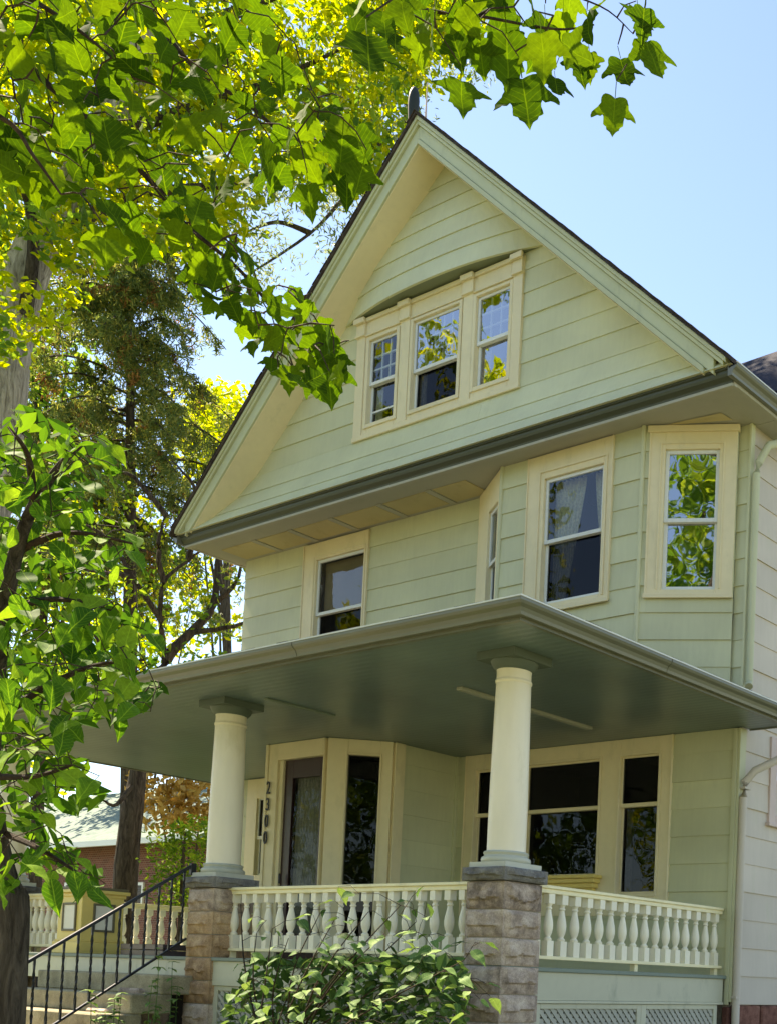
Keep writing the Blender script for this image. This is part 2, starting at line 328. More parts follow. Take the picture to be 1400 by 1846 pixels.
def drape(face, part, a0, a1, z0, z1, o, top_in=None, amp=0.02, folds=7, mat='curtain', tie=None):
    """hanging cloth with folds; tie pulls the lower edge to one side"""
    nx, nz = 40, 14; V = []; F = []
    for j in range(nz+1):
        q = j/nz; z = z1+(z0-z1)*q
        b0, b1 = a0, a1
        if tie == 'L': b1 = a1-(a1-a0)*0.62*q**1.2
        if tie == 'R': b0 = a0+(a1-a0)*0.62*q**1.2
        for i in range(nx+1):
            p = i/nx; V.append(face.pt(b0+(b1-b0)*p, z, o+amp*math.sin(p*folds*2*math.pi+0.6*math.sin(q*3))*(0.6+0.4*q)))
    for j in range(nz):
        for i in range(nx): F.append((j*(nx+1)+i, j*(nx+1)+i+1, (j+1)*(nx+1)+i+1, (j+1)*(nx+1)+i))
    return mesh('curtain', V, F, mat, part, True, fix=False)

# ---------------- second storey walls and windows
fF = Face((0, YF), (1, YF))            # s = X on the front wall
fF.d = np.array([1.0, 0.0]); fF.n = np.array([0.0, -1.0]); fF.p = np.array([0.0, YF])
def wall_part(name, V, F, mat='sage'): return mesh(name, V, F, mat, house)
PR0 = 2.62                                # where the porch roof meets the walls
# left window of the second storey
wL = (-7.18, -5.81, 4.00, 5.77)
oL = (-6.90, -5.90, 4.10, 5.53)
w2 = wall_part('wall', [(XL, YF+0.02, PR0), (-3.77, YF+0.02, PR0), (-3.77, YF+0.02, 3.9), (XL, YF+0.02, 3.9)], [(0, 1, 2, 3)])
siding(fF, w2, 2.95, ZS, lambda z: (XL, -3.77), [(wL[0]+0.03, wL[1]-0.03, wL[2], wL[3]+0.1)], phase=0.02)
mb = MB(); frame(fF, mb, wL[0], wL[1], wL[2], wL[3], oL[0]-wL[0], wL[1]-oL[1], 0.1, wL[3]-oL[3], -0.06, 0.032)
fF.box(mb, wL[0]-0.0, wL[0]+0.02, wL[2], wL[3], 0.032, 0.044); fF.box(mb, wL[1]-0.02, wL[1], wL[2], wL[3], 0.032, 0.044)
frame(fF, mb, oL[0]-0.05, oL[1]+0.04, oL[2], oL[3]+0.05, 0.02, 0.02, 0, 0.02, 0.032, 0.041)
win = mb.build('window', 'trim', house, bevel=0.004)
sashes(fF, win, oL[0], oL[1], oL[2], oL[3], 4.775, 0.0, 'glass', 'glass_screen')
fF.box(MB(), oL[0]+0.03, oL[1]-0.03, 4.80, oL[3]-0.02, -0.11, -0.105).build('roller_blind', 'wood_shade', win)

# corner bay
B0, B1, B2, B3 = (-3.77, YF), (-2.88, 2.49), (-0.80, 2.49), (0.118, 2.93)
fA, fB, fC = Face(B0, B1), Face(B1, B2), Face(B2, B3)
def bay_wall(face, op, nm='bay_wall'):
    w = mesh(nm, [face.pt(0, 2.7, -0.02), face.pt(face.L, 2.7, -0.02), face.pt(face.L, 3.3, -0.02), face.pt(0, 3.3, -0.02)], [(0, 1, 2, 3)], 'sage', house)
    siding(face, w, 2.95, ZS, lambda z: (0.0, face.L), [op], phase=0.02, joints=False)
    return w
# front face of the bay
cx0, _ = fB.pix(955, 828); cx1, _ = fB.pix(1110, 783); cz0 = 3.99; cz1 = ZS-0.01
ox0, oz1 = fB.pix(984, 862); ox1, _ = fB.pix(1091, 836); oz1 = 5.505; oz0 = 4.07
bay_wall(fB, (cx0+0.02, cx1-0.02, cz0+0.02, ZS+0.1))
mb = MB(); frame(fB, mb, cx0, cx1, cz0, cz1, ox0-cx0, cx1-ox1, oz0-cz0, cz1-oz1, -0.06, 0.03)
fB.box(mb, cx0-0.0, cx0+0.018, cz0, cz1, 0.03, 0.042); fB.box(mb, cx1-0.018, cx1, cz0, cz1, 0.03, 0.042); fB.box(mb, cx0-0.01, cx1+0.01, cz0-0.025, cz0+0.03, 0.03, 0.055)
frame(fB, mb, ox0-0.075, ox1+0.06, oz0-0.02, oz1+0.09, 0.02, 0.02, 0, 0.02, 0.03, 0.044)
win = mb.build('window', 'trim', house, bevel=0.004)
sashes(fB, win, ox0, ox1, oz0, oz1, 4.785, 0.0, 'glass', 'glass_screen')
drape(fB, win, ox0+0.01, ox0+0.47, 4.1, oz1+0.02, -0.16, tie='L', mat='curtain'); drape(fB, win, ox1-0.28, ox1-0.01, 4.4, oz1+0.02, -0.16, tie='R', mat='curtain', folds=5)
# right angled face
ax0, _ = fC.pix(1172.9, 770); ax1, _ = fC.pix(1331, 768); bz0 = fC.pix(1237, 1077)[1]
qx0, qz1 = fC.pix(1200, 812); qx1, _ = fC.pix(1298, 812); _, qz0 = fC.pix(1240, 1064); _, qm = fC.pix(1243, 938)
bay_wall(fC, (ax0+0.02, ax1-0.02, bz0+0.02, ZS+0.1))
mb = MB(); frame(fC, mb, ax0, ax1, bz0, ZS-0.08, qx0-ax0, ax1-qx1, qz0-bz0, ZS-0.08-qz1, -0.06, 0.03)
fC.box(mb, ax0-0.02, ax1+0.02, ZS-0.08, ZS-0.01, -0.02, 0.05); fC.box(mb, ax0-0.01, ax1+0.01, bz0-0.02, bz0+0.03, 0.03, 0.05)
fC.box(mb, ax0, ax0+0.018, bz0, ZS-0.08, 0.03, 0.042); frame(fC, mb, qx0-0.055, qx1+0.055, qz0, qz1+0.07, 0.018, 0.018, 0, 0.018, 0.03, 0.042)
win = mb.build('window', 'trim', house, bevel=0.004)
sashes(fC, win, qx0, qx1, qz0, qz1, qm, 0.0, 'glass_strong', 'glass_strong', deep=0.7)
# left angled face
lx0, _ = fA.pix(868, 900); lx1 = fA.L-0.03; mx0, _ = fA.pix(884.4, 915); mx1, mz1 = fA.pix(901, 904)
bay_wall(fA, (lx0+0.01, fA.L-0.03, 3.99, ZS+0.1))
mb = MB(); frame(fA, mb, lx0, lx1, 3.98, ZS-0.01, max(0.1, mx0-lx0), max(0.05, lx1-mx1), 0.1, ZS-0.01-mz1, -0.06, 0.03)
win = mb.build('window', 'trim', house, bevel=0.004)
sashes(fA, win, mx0, mx1, 4.08, mz1, 4.785, 0.0, 'glass', 'glass_screen')
drape(fA, win, mx0, mx1, 4.1, mz1, -0.16, mat='curtain', amp=0.012)
for p, (sx, sy) in ((B1, (-0.01, -0.012)), (B2, (0.006, -0.014))):     # corner beads of the bay
    MB().lathe((p[0]+sx, p[1]+sy, 2.8), [(0.026, 0), (0.026, ZS-2.8-0.002)], 10).build('corner_bead', 'sage', house, True)
# strip of wall between bay and corner, corner board
w = mesh('wall', [(0.118, YF+0.02, 2.6), (XR, YF+0.02, 2.6), (XR, YF+0.02, 3.4), (0.118, YF+0.02, 3.4)], [(0, 1, 2, 3)], 'sage', house)
siding(fF, w, 2.95, ZS, lambda z: (0.10, XR-0.002), phase=0.02, joints=False)

# ---------------- side wall (right), both storeys
fS = Face((XR, YF), (XR, YF+8))
sw = mesh('wall', [(XR-0.03, YF+0.05, -0.3), (XR-0.03, YF+8, -0.3), (XR-0.03, YF+8, ZS), (XR-0.03, YF+0.05, ZS)], [(0, 1, 2, 3)], 'sage_warm_lit', house)
sA, zA = fS.pix(1388, 1335); sB, zB = fS.pix(1380, 1480)
siding(fS, sw, -0.293, ZS, lambda z: (0.02, 4.0), [(0.60, 1.55, 1.70, 2.56)], 'sage_warm_lit', 0.2945, phase=0.0)
mb = MB(); frame(fS, mb, 0.56, 1.6, 1.66, 2.60, 0.13, 0.13, 0.10, 0.12, -0.05, 0.035); fS.box(mb, 0.53, 1.63, 1.63, 1.67, 0.0, 0.06)
win = mb.build('window', 'side_trim', house, bevel=0.004)
sashes(fS, win, 0.69, 1.47, 1.76, 2.48, 2.13, 0.0, 'glass_strong', 'glass_strong', smat='side_trim', deep=0.18)
drape(fS, win, 0.72, 1.45, 1.78, 2.46, -0.13, mat='lace', amp=0.01)
# corner boards
mb = MB(); mb.box((XR-0.005, YF-0.028, -0.27), (XR+0.030, YF+0.085, 2.575)); mb.box((XR-0.06, YF-0.034, -0.30), (XR-0.006, YF-0.012, 2.575)); mb.build('corner_board', 'sage', house, bevel=0.004)
mb = MB(); mb.box((XR-0.004, YF-0.026, 2.75), (XR+0.028, YF+0.045, ZS-0.003)); mb.build('corner_board', 'sage', house, bevel=0.004)
# left wall, back wall (out of sight; they close the body)
MB().box((XL+0.01, YF+0.03, -0.9), (XL+0.06, 11, ZS)).build('wall', 'sage_warm_lit', house)
MB().box((XL+0.01, 11, -0.9), (XR-0.05, 11.05, ZS)).build('wall', 'sage_warm_lit', house)
MB().box((XL+0.07, YF+1.3, -0.9), (XR-0.08, 10.98, ZS-0.05)).build('inner_core', 'inside_shade', house)  # unseen dark block added to keep sky light out of the body

# ---------------- gable
XC = -4.14; SL = 0.893; YG = 2.50; GA = 9.82
fG = Face((0, YG), (1, YG)); fG.p = np.array([0.0, YG])
gw = mesh('gable_wall', [(XC-3.4, YG+0.02, 6.75), (XC+3.4, YG+0.02, 6.75), (XC, YG+0.02, 9.7)], [(0, 1, 2)], 'sage', house)
# (backing sits behind the windows' rooms, cut by nothing: move it back)
for v in gw.data.vertices: v.co.y = YG+0.95
gext = lambda z: (XC-(GA-z)/SL, XC+(GA-z)/SL)
HB = 8.272                                     # bottom edge of the bowed hood
G0, G1, GZ0, GZ1 = -5.60, -2.68, 6.70, HB-0.02   # triple window casing
siding(fG, gw, 6.68, HB+0.02, gext, [(G0+0.03, G1-0.03, GZ0+0.02, HB+0.2)], phase=0.0, expo=0.277)
# bell-cast skirt: three boards that swing out to the drip edge
prof = [(2.488, 6.68), (2.425, 6.41), (2.285, 6.152), (2.095, 5.925)]
for k in range(3):
    (yt, zt), (yb, zb) = prof[k], prof[k+1]
    for side in (0, 1):
        l = lambda z, y: XC-(10.17-z)/SL+0.02; r = lambda z, y: XC+(10.17-z)/SL-0.02
        c = XC+random.uniform(-1.5, 1.5)+side*0
        if side == 0: cc = c
        lo = (l(zb, yb), cc-0.001) if side == 0 else (cc+0.001, r(zb, yb)); hi = (l(zt, yt), cc-0.001) if side == 0 else (cc+0.001, r(zt, yt))
        if k == 0: hi = (max(hi[0], gext(zt)[0]-0.25), hi[1]) if side == 0 else (hi[0], min(hi[1], gext(zt)[1]+0.25))
        P = [(lo[0], yb-0.012, zb), (lo[1], yb-0.012, zb), (lo[1], yb+0.02, zb), (lo[0], yb+0.02, zb), (hi[0], yt-0.002, zt), (hi[1], yt-0.002, zt), (hi[1], yt+0.03, zt), (hi[0], yt+0.03, zt)]
        MB().hexa(P).build('board', 'sage', gw)
# bowed hood over the windows
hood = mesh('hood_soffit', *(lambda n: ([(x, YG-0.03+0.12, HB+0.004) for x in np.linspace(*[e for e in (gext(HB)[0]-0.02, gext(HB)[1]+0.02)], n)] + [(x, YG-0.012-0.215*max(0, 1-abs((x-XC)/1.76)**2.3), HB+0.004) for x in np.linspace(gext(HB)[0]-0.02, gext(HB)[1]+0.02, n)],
        [(i, i+1, n+i+1, n+i) for i in range(n-1)]))(25), 'hood_shade', house)
zb = HB
def bow(x, z): return 0.215*max(0, 1-abs((x-XC)/1.76)**2.3)*max(0.0, 1-(z-HB)/1.35)**1.15
while zb < GA-0.05:
    zt = min(zb+0.262, GA); n = 20; V = []; F = []
    for j, (z, pr) in enumerate(((zb, -0.014), (zb, 0.019), (zt, 0.005), (zt, -0.014))):
        e0, e1 = gext(z)
        for i in range(n+1):
            x = e0+(e1-e0)*i/n; V.append((x, YG-bow(x, z)-pr, z))
    for j in range(4):
        for i in range(n): a, b = j*(n+1)+i, ((j+1) % 4)*(n+1)+i; F.append((a, a+1, b+1, b))
    F += [tuple(j*(n+1) for j in range(4)), tuple(j*(n+1)+n for j in range(4))]
    mesh('board', V, F, 'sage', gw, False); zb += 0.262
# triple window of the gable
mb = MB(); YO = 0.03
op = [(-5.355, -4.835, 6.853, 7.945, 7.38), (-4.535, -3.72, 6.845, 7.965, 7.34), (-3.43, -2.88, 6.855, 7.955, 7.39)]
fG.box(mb, G0, op[0][0], GZ0, GZ1, -0.05, 0.03); fG.box(mb, op[2][1], G1, GZ0, GZ1, -0.05, 0.03)
fG.box(mb, op[0][1], op[1][0], GZ0, GZ1, -0.05, 0.03); fG.box(mb, op[1][1], op[2][0], GZ0, GZ1, -0.05, 0.03)
for o in op: fG.box(mb, o[0], o[1], o[3], GZ1, -0.05, 0.03); fG.box(mb, o[0], o[1], GZ0, o[2], -0.05, 0.03)
# pilasters with caps, frieze band, sill
for a0, a1 in ((G0, G0+0.16), (-4.77, -4.60), (-3.655, -3.485), (G1-0.15, G1)):
    fG.box(mb, a0, a1, 8.035, GZ1, 0.03, 0.062); fG.box(mb, a0-0.02, a1+0.02, 8.185, GZ1, 0.062, 0.10); fG.box(mb, a0-0.012, a1+0.012, 8.02, 8.05, 0.03, 0.075)
    fG.box(mb, a0, a1, GZ0+0.03, 8.02, 0.03, 0.044)
fG.box(mb, G0, G1, 8.205, GZ1+0.003, 0.03, 0.058); fG.box(mb, G0, G1, 8.012, 8.036, 0.031, 0.052)
fG.box(mb, G0-0.012, G1+0.012, GZ0-0.03, GZ0+0.03, 0.02, 0.05)
win = mb.build('window', 'trim', house, bevel=0.004)
for k, (a0, a1, z0, z1, zm) in enumerate(op):
    mb = MB(); frame(fG, mb, a0-0.05, a1+0.05, z0-0.05, z1+0.035, 0.05, 0.05, 0.05, 0.035, 0.03, 0.048); mb.build('stop_moulding', 'trim', win, bevel=0.004)
    up, lo = (('glass_screen', 'glass_screen'), ('glass_attic', 'glass_screen'), ('glass_attic', 'glass_attic'))[k]
    if k == 0: up = lo = 'glass'
    sashes(fG, win, a0, a1, z0, z1, zm, 0.012, up, lo, st=0.032)
    # muntin grid inside the upper sash
    cols, rows = ((3, 3), (5, 3), (3, 3))[k]
    mb = MB()
    for c in range(1, cols): x = a0+0.03+(a1-a0-0.06)*c/cols; fG.box(mb, x-0.011, x+0.011, zm+0.02, z1-0.03, -0.040, -0.022)
    for r in range(1, rows): z = zm+0.02+(z1-zm-0.05)*r/rows; fG.box(mb, a0+0.03, a1-0.03, z-0.011, z+0.011, -0.042, -0.020)
    mb.build('muntins', 'sash_paint', win)
    if k == 0: fG.box(MB(), a0+0.03, a1-0.03, 7.018, 7.04, -0.06, -0.03).build('lower_bar', 'sash_paint', win)
    if k != 1: drape(fG, win, a0+0.02, a0+0.14, z0+0.05, zm, -0.1, mat='curtain', folds=2)
    else: drape(fG, win, a0+0.02, a0+0.13, z0+0.05, zm, -0.1, mat='curtain', folds=2)

# rakes: stepped moulding, soffit, roof slab
for sgn in (-1, 1):
    apex = lambda dz, y: (XC, y, 10.17+dz)
    end = lambda dz, y, zc=5.93: (XC+sgn*(10.17-zc)/SL, y, zc+dz)
    def rake(name, z0, z1, y0, y1, mat, zc=5.93):
        P = [end(z0, y0, zc), apex(z0, y0), apex(z0, y1), end(z0, y1, zc), end(z1, y0, zc), apex(z1, y0), apex(z1, y1), end(z1, y1, zc)]
        # cut the lower end off level
        return MB().hexa(P).build(name, mat, house, bevel=0.004)
    rake('rake_crown', -0.055, 0.0, 2.045, 2.14, 'rake_paint', 5.98)
    rake('rake_crown', -0.105, -0.057, 2.065, 2.14, 'rake_paint', 6.02)
    rake('rake_fascia', -0.265, -0.107, 2.095, 2.14, 'rake_paint', 6.14)
    rake('rake_moulding', -0.335, -0.267, 2.075, 2.14, 'rake_paint', 6.24)
    rake('rake_soffit', -0.350, -0.337, 2.10, 2.53, 'trim', 6.25)
    P = [end(0.002, 2.02, 5.90), apex(0.002, 2.02), apex(0.002, 11.2), end(0.002, 11.2, 5.90), end(0.035, 2.02, 5.90), apex(0.035, 2.02), apex(0.035, 11.2), end(0.035, 11.2, 5.90)]
    rf = MB().hexa(P).build('roof', 'shingle', house)
    # courses of shingle ends along the rake edge
    L = (10.17-5.95)/SL
    for k in range(34):
        t0 = k/34; t1 = (k+0.97)/34; x0, x1 = XC+sgn*L*t0, XC+sgn*L*t1; z = lambda t: 10.17+0.036-(10.17-5.95)*t
        h = random.uniform(0.008, 0.016); j = random.uniform(-0.012, 0.006)
        MB().hexa([(x0, 2.012+j, z(t0)), (x1, 2.012+j, z(t1)), (x1, 2.4, z(t1)), (x0, 2.4, z(t0)), (x0, 2.012+j, z(t0)+0.004), (x1, 2.012+j, z(t1)+h), (x1, 2.4, z(t1)+h), (x0, 2.4, z(t0)+0.004)]).build('shingle', 'shingle', rf)
# lightning rod at the peak
MB().tube([(XC+0.03, 2.15, 10.17), (XC+0.03, 2.15, 10.62)], [0.014, 0.006], 6).build('ridge_rod', 'side_trim', house)

# dark weathered finial standing on the ridge just behind the peak
fb, ft = onY(741, 228, 2.22), onY(747, 157, 2.22); zr0 = 10.17-SL*abs(fb[0]-XC); hf = ft[2]-zr0
fin = MB(); prf = [(0.060, 0), (0.070, 0.06), (0.060, 0.15), (0.050, 0.28), (0.050, 0.42), (0.056, 0.56), (0.066, 0.70), (0.068, 0.80), (0.060, 0.90), (0.040, 0.97), (0.016, 1.0)]
fin.lathe((fb[0], 2.22, zr0), [(r, z*hf) for r, z in prf], 16); fo = fin.build('ridge_finial', 'finial_paint', house, True)
for v in fo.data.vertices: v.co.x += (ft[0]-fb[0])*(v.co.z-zr0)/hf

# main eave: crown under the skirt with its shade in the dark colour, soffit with panels, side gutters
XE0, XE1 = -8.88, 0.60
def level(name, y0, y1, z0, z1, mat, x0=XE0, x1=XE1, bev=0.004): return MB().box((x0, y0, z0), (x1, y1, z1)).build(name, mat, house, bevel=bev)
crown = [(0.0, 0.0), (0.10, 0.128), (0.085, 0.128), (0.02, 0.128), (0, 0.128)]
mb = MB(); pr = [(0, -0.0), (0.018, 0.0), (0.022, 0.018), (0.04, 0.034), (0.062, 0.05), (0.072, 0.075), (0.074, 0.10), (0.095, 0.106), (0.095, 0.122), (0.0, 0.122)]
mb.sweep([((XE0+0.06, 2.21, ZS+0.004), (0, -1)), ((XE1-0.06, 2.21, ZS+0.004), (0, -1))], pr); mb.build('eave_crown', 'eave_shade', house)
level('eave_fillet', 2.190, 2.212, ZS-0.028, ZS+0.004, 'soffit_paint', XE0+0.06, XE1-0.06)
level('soffit', 2.213, 2.262, ZS-0.022, ZS+0.02, 'soffit_paint', XE0+0.05, XE1-0.05)
level('soffit', 2.262, YF+0.05, ZS+0.001, ZS+0.03, 'soffit_paint', XE0+0.05, XE1-0.05)
# recessed-looking unpainted panels between cross battens along the soffit, seen left of the bay and over its right face
pxs = [(-8.45, -7.75), (-7.62, -6.95), (-6.82, -6.10), (-5.97, -5.15), (-5.02, -4.25), (-4.12, -3.55)]
for a, b in pxs: MB().box((a, 2.52, ZS-0.010), (b, 2.90, ZS+0.0)).build('soffit_panel', 'soffit_panel', house)
mesh('soffit_panel', [(-0.62, 2.55, ZS-0.006), (0.1, 2.62, ZS-0.006), (0.12, 2.80, ZS-0.006), (-0.3, 2.66, ZS-0.006)], [(0, 1, 2, 3)], 'soffit_panel', house)
for a, b in zip(pxs[:-1], pxs[1:]): MB().box((a[1]+0.02, 2.5, ZS-0.016), (b[0]-0.02, 2.93, ZS)).build('batten', 'soffit_paint', house)
def gutter(name, path, mat='gutter_paint', h=0.12, d=0.11, parent=house, lipmat='gutter_lip'):
    pr = [(0, 0), (d*0.45, 0.0), (d*0.5, h*0.2), (d*0.62, h*0.42), (d*0.86, h*0.58), (d*0.96, h*0.74), (d*0.97, h*0.93), (d*0.9, h*0.93), (d*0.88, h*0.78), (0.01, h*0.6), (0, h*0.9)]
    g = MB().sweep(path, pr).build(name, mat, parent)
    lp = [(d*0.9, h*0.93), (d*1.02, h*0.93), (d*1.03, h*1.02), (d*0.9, h*1.02)]
    MB().sweep(path, lp).build('gutter_lip', lipmat, g)
    for (p, n0), (q, n1) in zip(path[:-1], path[1:]):      # slip joints between gutter lengths
        p, q = Vector(p), Vector(q); L = (q-p).length; dv = (q-p).normalized(); nn = Vector((n0[0], n0[1], 0)) if abs(n0[0])+abs(n0[1]) < 1.5 else Vector((n1[0], n1[1], 0))
        if abs(nn.x)+abs(nn.y) > 1.5: nn = Vector((dv.y, -dv.x, 0))
        if L < 0.5: continue
        k = 1.7
        while k < L-0.6:
            a = p+dv*k; MB().sweep([(a, (nn.x, nn.y)), (a+dv*0.05, (nn.x, nn.y))], [(o*1.03+0.002, u*1.0-0.002) for o, u in pr[1:8]]+[(0.03, h*0.5)]).build('slip_joint', mat, g); k += 2.75
    return g
def hang_gutter(x, sgn, y0, y1, z):
    return gutter('gutter', [((x, y0, z), (sgn, 0)), ((x, y1, z), (sgn, 0))], 'gutter_paint')
level('fascia', 2.21, 11, ZS-0.01, ZS+0.13, 'soffit_paint', XE1-0.10, XE1-0.052)
level('fascia', 2.21, 11, ZS-0.01, ZS+0.13, 'soffit_paint', XE0+0.052, XE0+0.10)
level('soffit', YF+0.06, 11, ZS+0.001, ZS+0.03, 'soffit_paint', XR-0.02, XE1-0.10)
level('soffit', YF+0.06, 11, ZS+0.001, ZS+0.03, 'soffit_paint', XE0+0.10, XL+0.02)
hang_gutter(XE1-0.05, 1, 2.09, 11, ZS+0.018); hang_gutter(XE0+0.05, -1, 2.09, 11, ZS+0.018)
# downspout of the upper gutter: elbow under the eave, then straight down the side wall
def spout(pts, r, mat='sage', bands=()):
    o = MB().tube(pts, r, 10).build('downspout', mat, house, True)
    for p in bands: MB().box((p[0]-0.012, p[1]-0.055, p[2]-0.012), (p[0]+0.05, p[1]+0.055, p[2]+0.012)).build('bracket', mat, o)
    return o
e = onX(1365, 820, 0.33); bt = onX(1350, 1237, 0.33)
spout([(0.58, e[1]+0.42, ZS+0.02), (0.57, e[1]+0.40, ZS-0.06), (0.40, e[1]+0.10, ZS-0.22), (0.335, e[1]+0.02, e[2]-0.08), (0.325, e[1], e[2]-0.2), (0.325, bt[1], bt[2]+0.05), (0.36, bt[1]-0.05, bt[2]-0.02)], 0.042, 'sage')
# slate-roofed dormer on the right slope, only its corner shows past the eave
dA, dB = onY(1336, 655, 5.6), onY(1420, 626, 5.6); dC, dD = onY(1430, 706, 4.7), onY(1345, 700, 4.7)
tk = Vector((0, 0.06, -0.06))
dr = MB().hexa([dD, dC, dC+np.array(tk), dD+np.array(tk), dA, dB, dB+np.array(tk), dA+np.array(tk)]).build('dormer_roof', 'slate_roof', house)
MB().box((dD[0]-0.2, 4.85, dD[2]-1.2), (dC[0]-0.1, 5.6, dD[2]-0.12)).build('dormer_wall', 'sage_warm_lit', house)

# ================================================================== porch (part of the house)
PX0, PX1, PY0 = -9.05, 0.76, -0.70                    # outline of the porch soffit
PYB = YF+0.12
m_, n_, l_ = base_mat('beadboard')                   # tongue-and-groove ceiling, seams are fine relief
o_ = n_.new('ShaderNodeOutputMaterial'); p_ = n_.new('ShaderNodeBsdfPrincipled'); l_.new(p_.outputs[0], o_.inputs[0])
tc_ = n_.new('ShaderNodeTexCoord'); wv = n_.new('ShaderNodeTexWave'); wv.bands_direction = 'Y'; wv.inputs['Scale'].default_value = 3.6; wv.inputs['Distortion'].default_value = 0.05; l_.new(tc_.outputs['Object'], wv.inputs[0])
no_ = n_.new('ShaderNodeTexNoise'); no_.inputs['Scale'].default_value = 1.1; no_.inputs['Detail'].default_value = 7; l_.new(tc_.outputs['Object'], no_.inputs[0])
r_ = ramp(n_, [(0.3, srgb(98, 114, 114)), (0.7, srgb(116, 134, 132))]); l_.new(no_.outputs[0], r_.inputs[0])
r2_ = ramp(n_, [(0.0, (0.72, 0.72, 0.72, 1)), (0.1, (1, 1, 1, 1))]); l_.new(wv.outputs[0], r2_.inputs[0])
mx_ = n_.new('ShaderNodeMix'); mx_.data_type = 'RGBA'; mx_.blend_type = 'MULTIPLY'; mx_.inputs[0].default_value = 0.6; l_.new(r_.outputs[0], mx_.inputs[6]); l_.new(r2_.outputs[0], mx_.inputs[7]); l_.new(mx_.outputs[2], p_.inputs['Base Color'])
b_ = n_.new('ShaderNodeBump'); b_.inputs['Strength'].default_value = 0.3; b_.inputs['Distance'].default_value = 0.004; l_.new(wv.outputs[0], b_.inputs['Height']); l_.new(b_.outputs[0], p_.inputs['Normal']); p_.inputs['Roughness'].default_value = 0.32
pc = MB().box((PX0, PY0, ZC), (PX1, YF-0.002, ZC+0.03)).build('porch_ceiling', 'beadboard', house)
MB().box((XR+0.035, YF-0.002, ZC), (PX1, PYB, ZC+0.03)).build('porch_ceiling', 'beadboard', house)
# fascia + gutter round the porch edge (mitred)
pth = lambda o, z: [((PX0-o, PYB+o*0, z), (-1, 0)), ((PX0-o, PY0-o, z), (-1, -1)), ((PX1+o, PY0-o, z), (1, -1)), ((PX1+o, PYB, z), (1, 0))]
MB().sweep([((PX0, PYB, ZC-0.012), (-1, 0)), ((PX0, PY0, ZC-0.012), (-1, -1)), ((PX1, PY0, ZC-0.012), (1, -1)), ((PX1, PYB, ZC-0.012), (1, 0))], [(-0.03, 0), (0.012, 0), (0.012, 0.12), (-0.03, 0.12)]).build('porch_fascia', 'gutter_paint', house)
gutter('gutter', [((PX0-0.013, PYB, ZC+0.012), (-1, 0)), ((PX0-0.013, PY0-0.013, ZC+0.012), (-1, -1)), ((PX1+0.013, PY0-0.013, ZC+0.012), (1, -1)), ((PX1+0.013, PYB, ZC+0.012), (1, 0))])
MB().box((XR+0.035, PYB, ZC-0.012), (PX1, PYB+0.02, ZC+0.12)).build('porch_fascia', 'gutter_paint', house)
# low hipped porch roof, shingle edge just over the gutter
e = 0.055; zr = ZC+0.135
ro = [(PX0-e, PY0-e, zr), (PX1+e, PY0-e, zr), (PX1+e, PYB, zr), (PX0-e, PYB, zr)]
ri = [(PX0+3.2, YF+0.0, zr+0.42), (-2.6, YF+0.0, zr+0.42)]
V = ro+[(x, y, z+0.018) for x, y, z in ro]+[ri[0], ri[1]]
pr_ = mesh('porch_roof', V, [(0, 1, 5, 4), (1, 2, 6, 5), (3, 0, 4, 7), (4, 5, 9, 8), (5, 6, 9), (4, 8, 7), (0, 3, 2, 1), (7, 8, 9, 6, 2, 3)], 'shingle', house)
for k in range(62):      # ragged shingle tips along the two visible edges
    x0 = PX0+k*0.158; MB().box((x0+0.002, PY0-e-random.uniform(0.008, 0.02), zr+0.008), (x0+0.155, PY0+0.10, zr+0.024+random.uniform(0, 0.006))).build('shingle', 'shingle', pr_)
for k in range(24):
    y0 = PY0+k*0.158; MB().box((PX1-0.10, y0+0.002, zr+0.008), (PX1+e+random.uniform(0.008, 0.02), y0+0.155, zr+0.024+random.uniform(0, 0.006))).build('shingle', 'shingle', pr_)
# ceiling batten
q0, q1 = onZ(827, 1238, ZC), onZ(1070, 1310, ZC)
MB().box((q0[0]-0.04, min(q0[1], q1[1]), ZC-0.03), (q0[0]+0.04, max(q0[1], q1[1]), ZC)).build('batten', 'soffit_paint', pc, bevel=0.004)
q0, q1 = onZ(480, 1258, ZC), onZ(595, 1290, ZC)
MB().box((q0[0]-0.03, min(q0[1], q1[1]), ZC-0.02), (q0[0]+0.03, max(q0[1], q1[1]), ZC)).build('batten', 'floor_paint', pc, bevel=0.004)

# first storey front wall: right part with the triple window
w1c = (-3.79, -0.61, 0.62, ZC-0.002)
op1 = [(-3.60, -3.06, 0.862, 2.39, 1.842), (-2.76, -1.63, 1.075, 2.39, 1.842), (-1.328, -0.785, 0.862, 2.39, 1.842)]
fw = mesh('wall', [(-3.96, YF+0.9, 0.0), (XR-0.1, YF+0.9, 0.0), (XR-0.1, YF+0.9, ZC), (-3.96, YF+0.9, ZC)], [(0, 1, 2, 3)], 'inside_shade', house)
siding(fF, fw, -0.30, ZC-0.002, lambda z: (-3.95, XR-0.06), [(w1c[0]+0.03, w1c[1]-0.03, w1c[2]+0.02, ZC+0.2)], 'sage', 0.2945)
mb = MB(); o0, o1 = -0.05, 0.03
fF.box(mb, w1c[0], op1[0][0], w1c[2], w1c[3], o0, o1); fF.box(mb, op1[0][1], op1[1][0], w1c[2], w1c[3], o0, o1); fF.box(mb, op1[1][1], op1[2][0], w1c[2], w1c[3], o0, o1); fF.box(mb, op1[2][1], w1c[1], w1c[2], w1c[3], o0, o1)
for o in op1: fF.box(mb, o[0], o[1], o[3], w1c[3], o0, o1); fF.box(mb, o[0], o[1], w1c[2], o[2], o0, o1)
fF.box(mb, w1c[0], w1c[0]+0.018, w1c[2], w1c[3], 0.03, 0.042); fF.box(mb, w1c[1]-0.018, w1c[1], w1c[2], w1c[3], 0.03, 0.042)
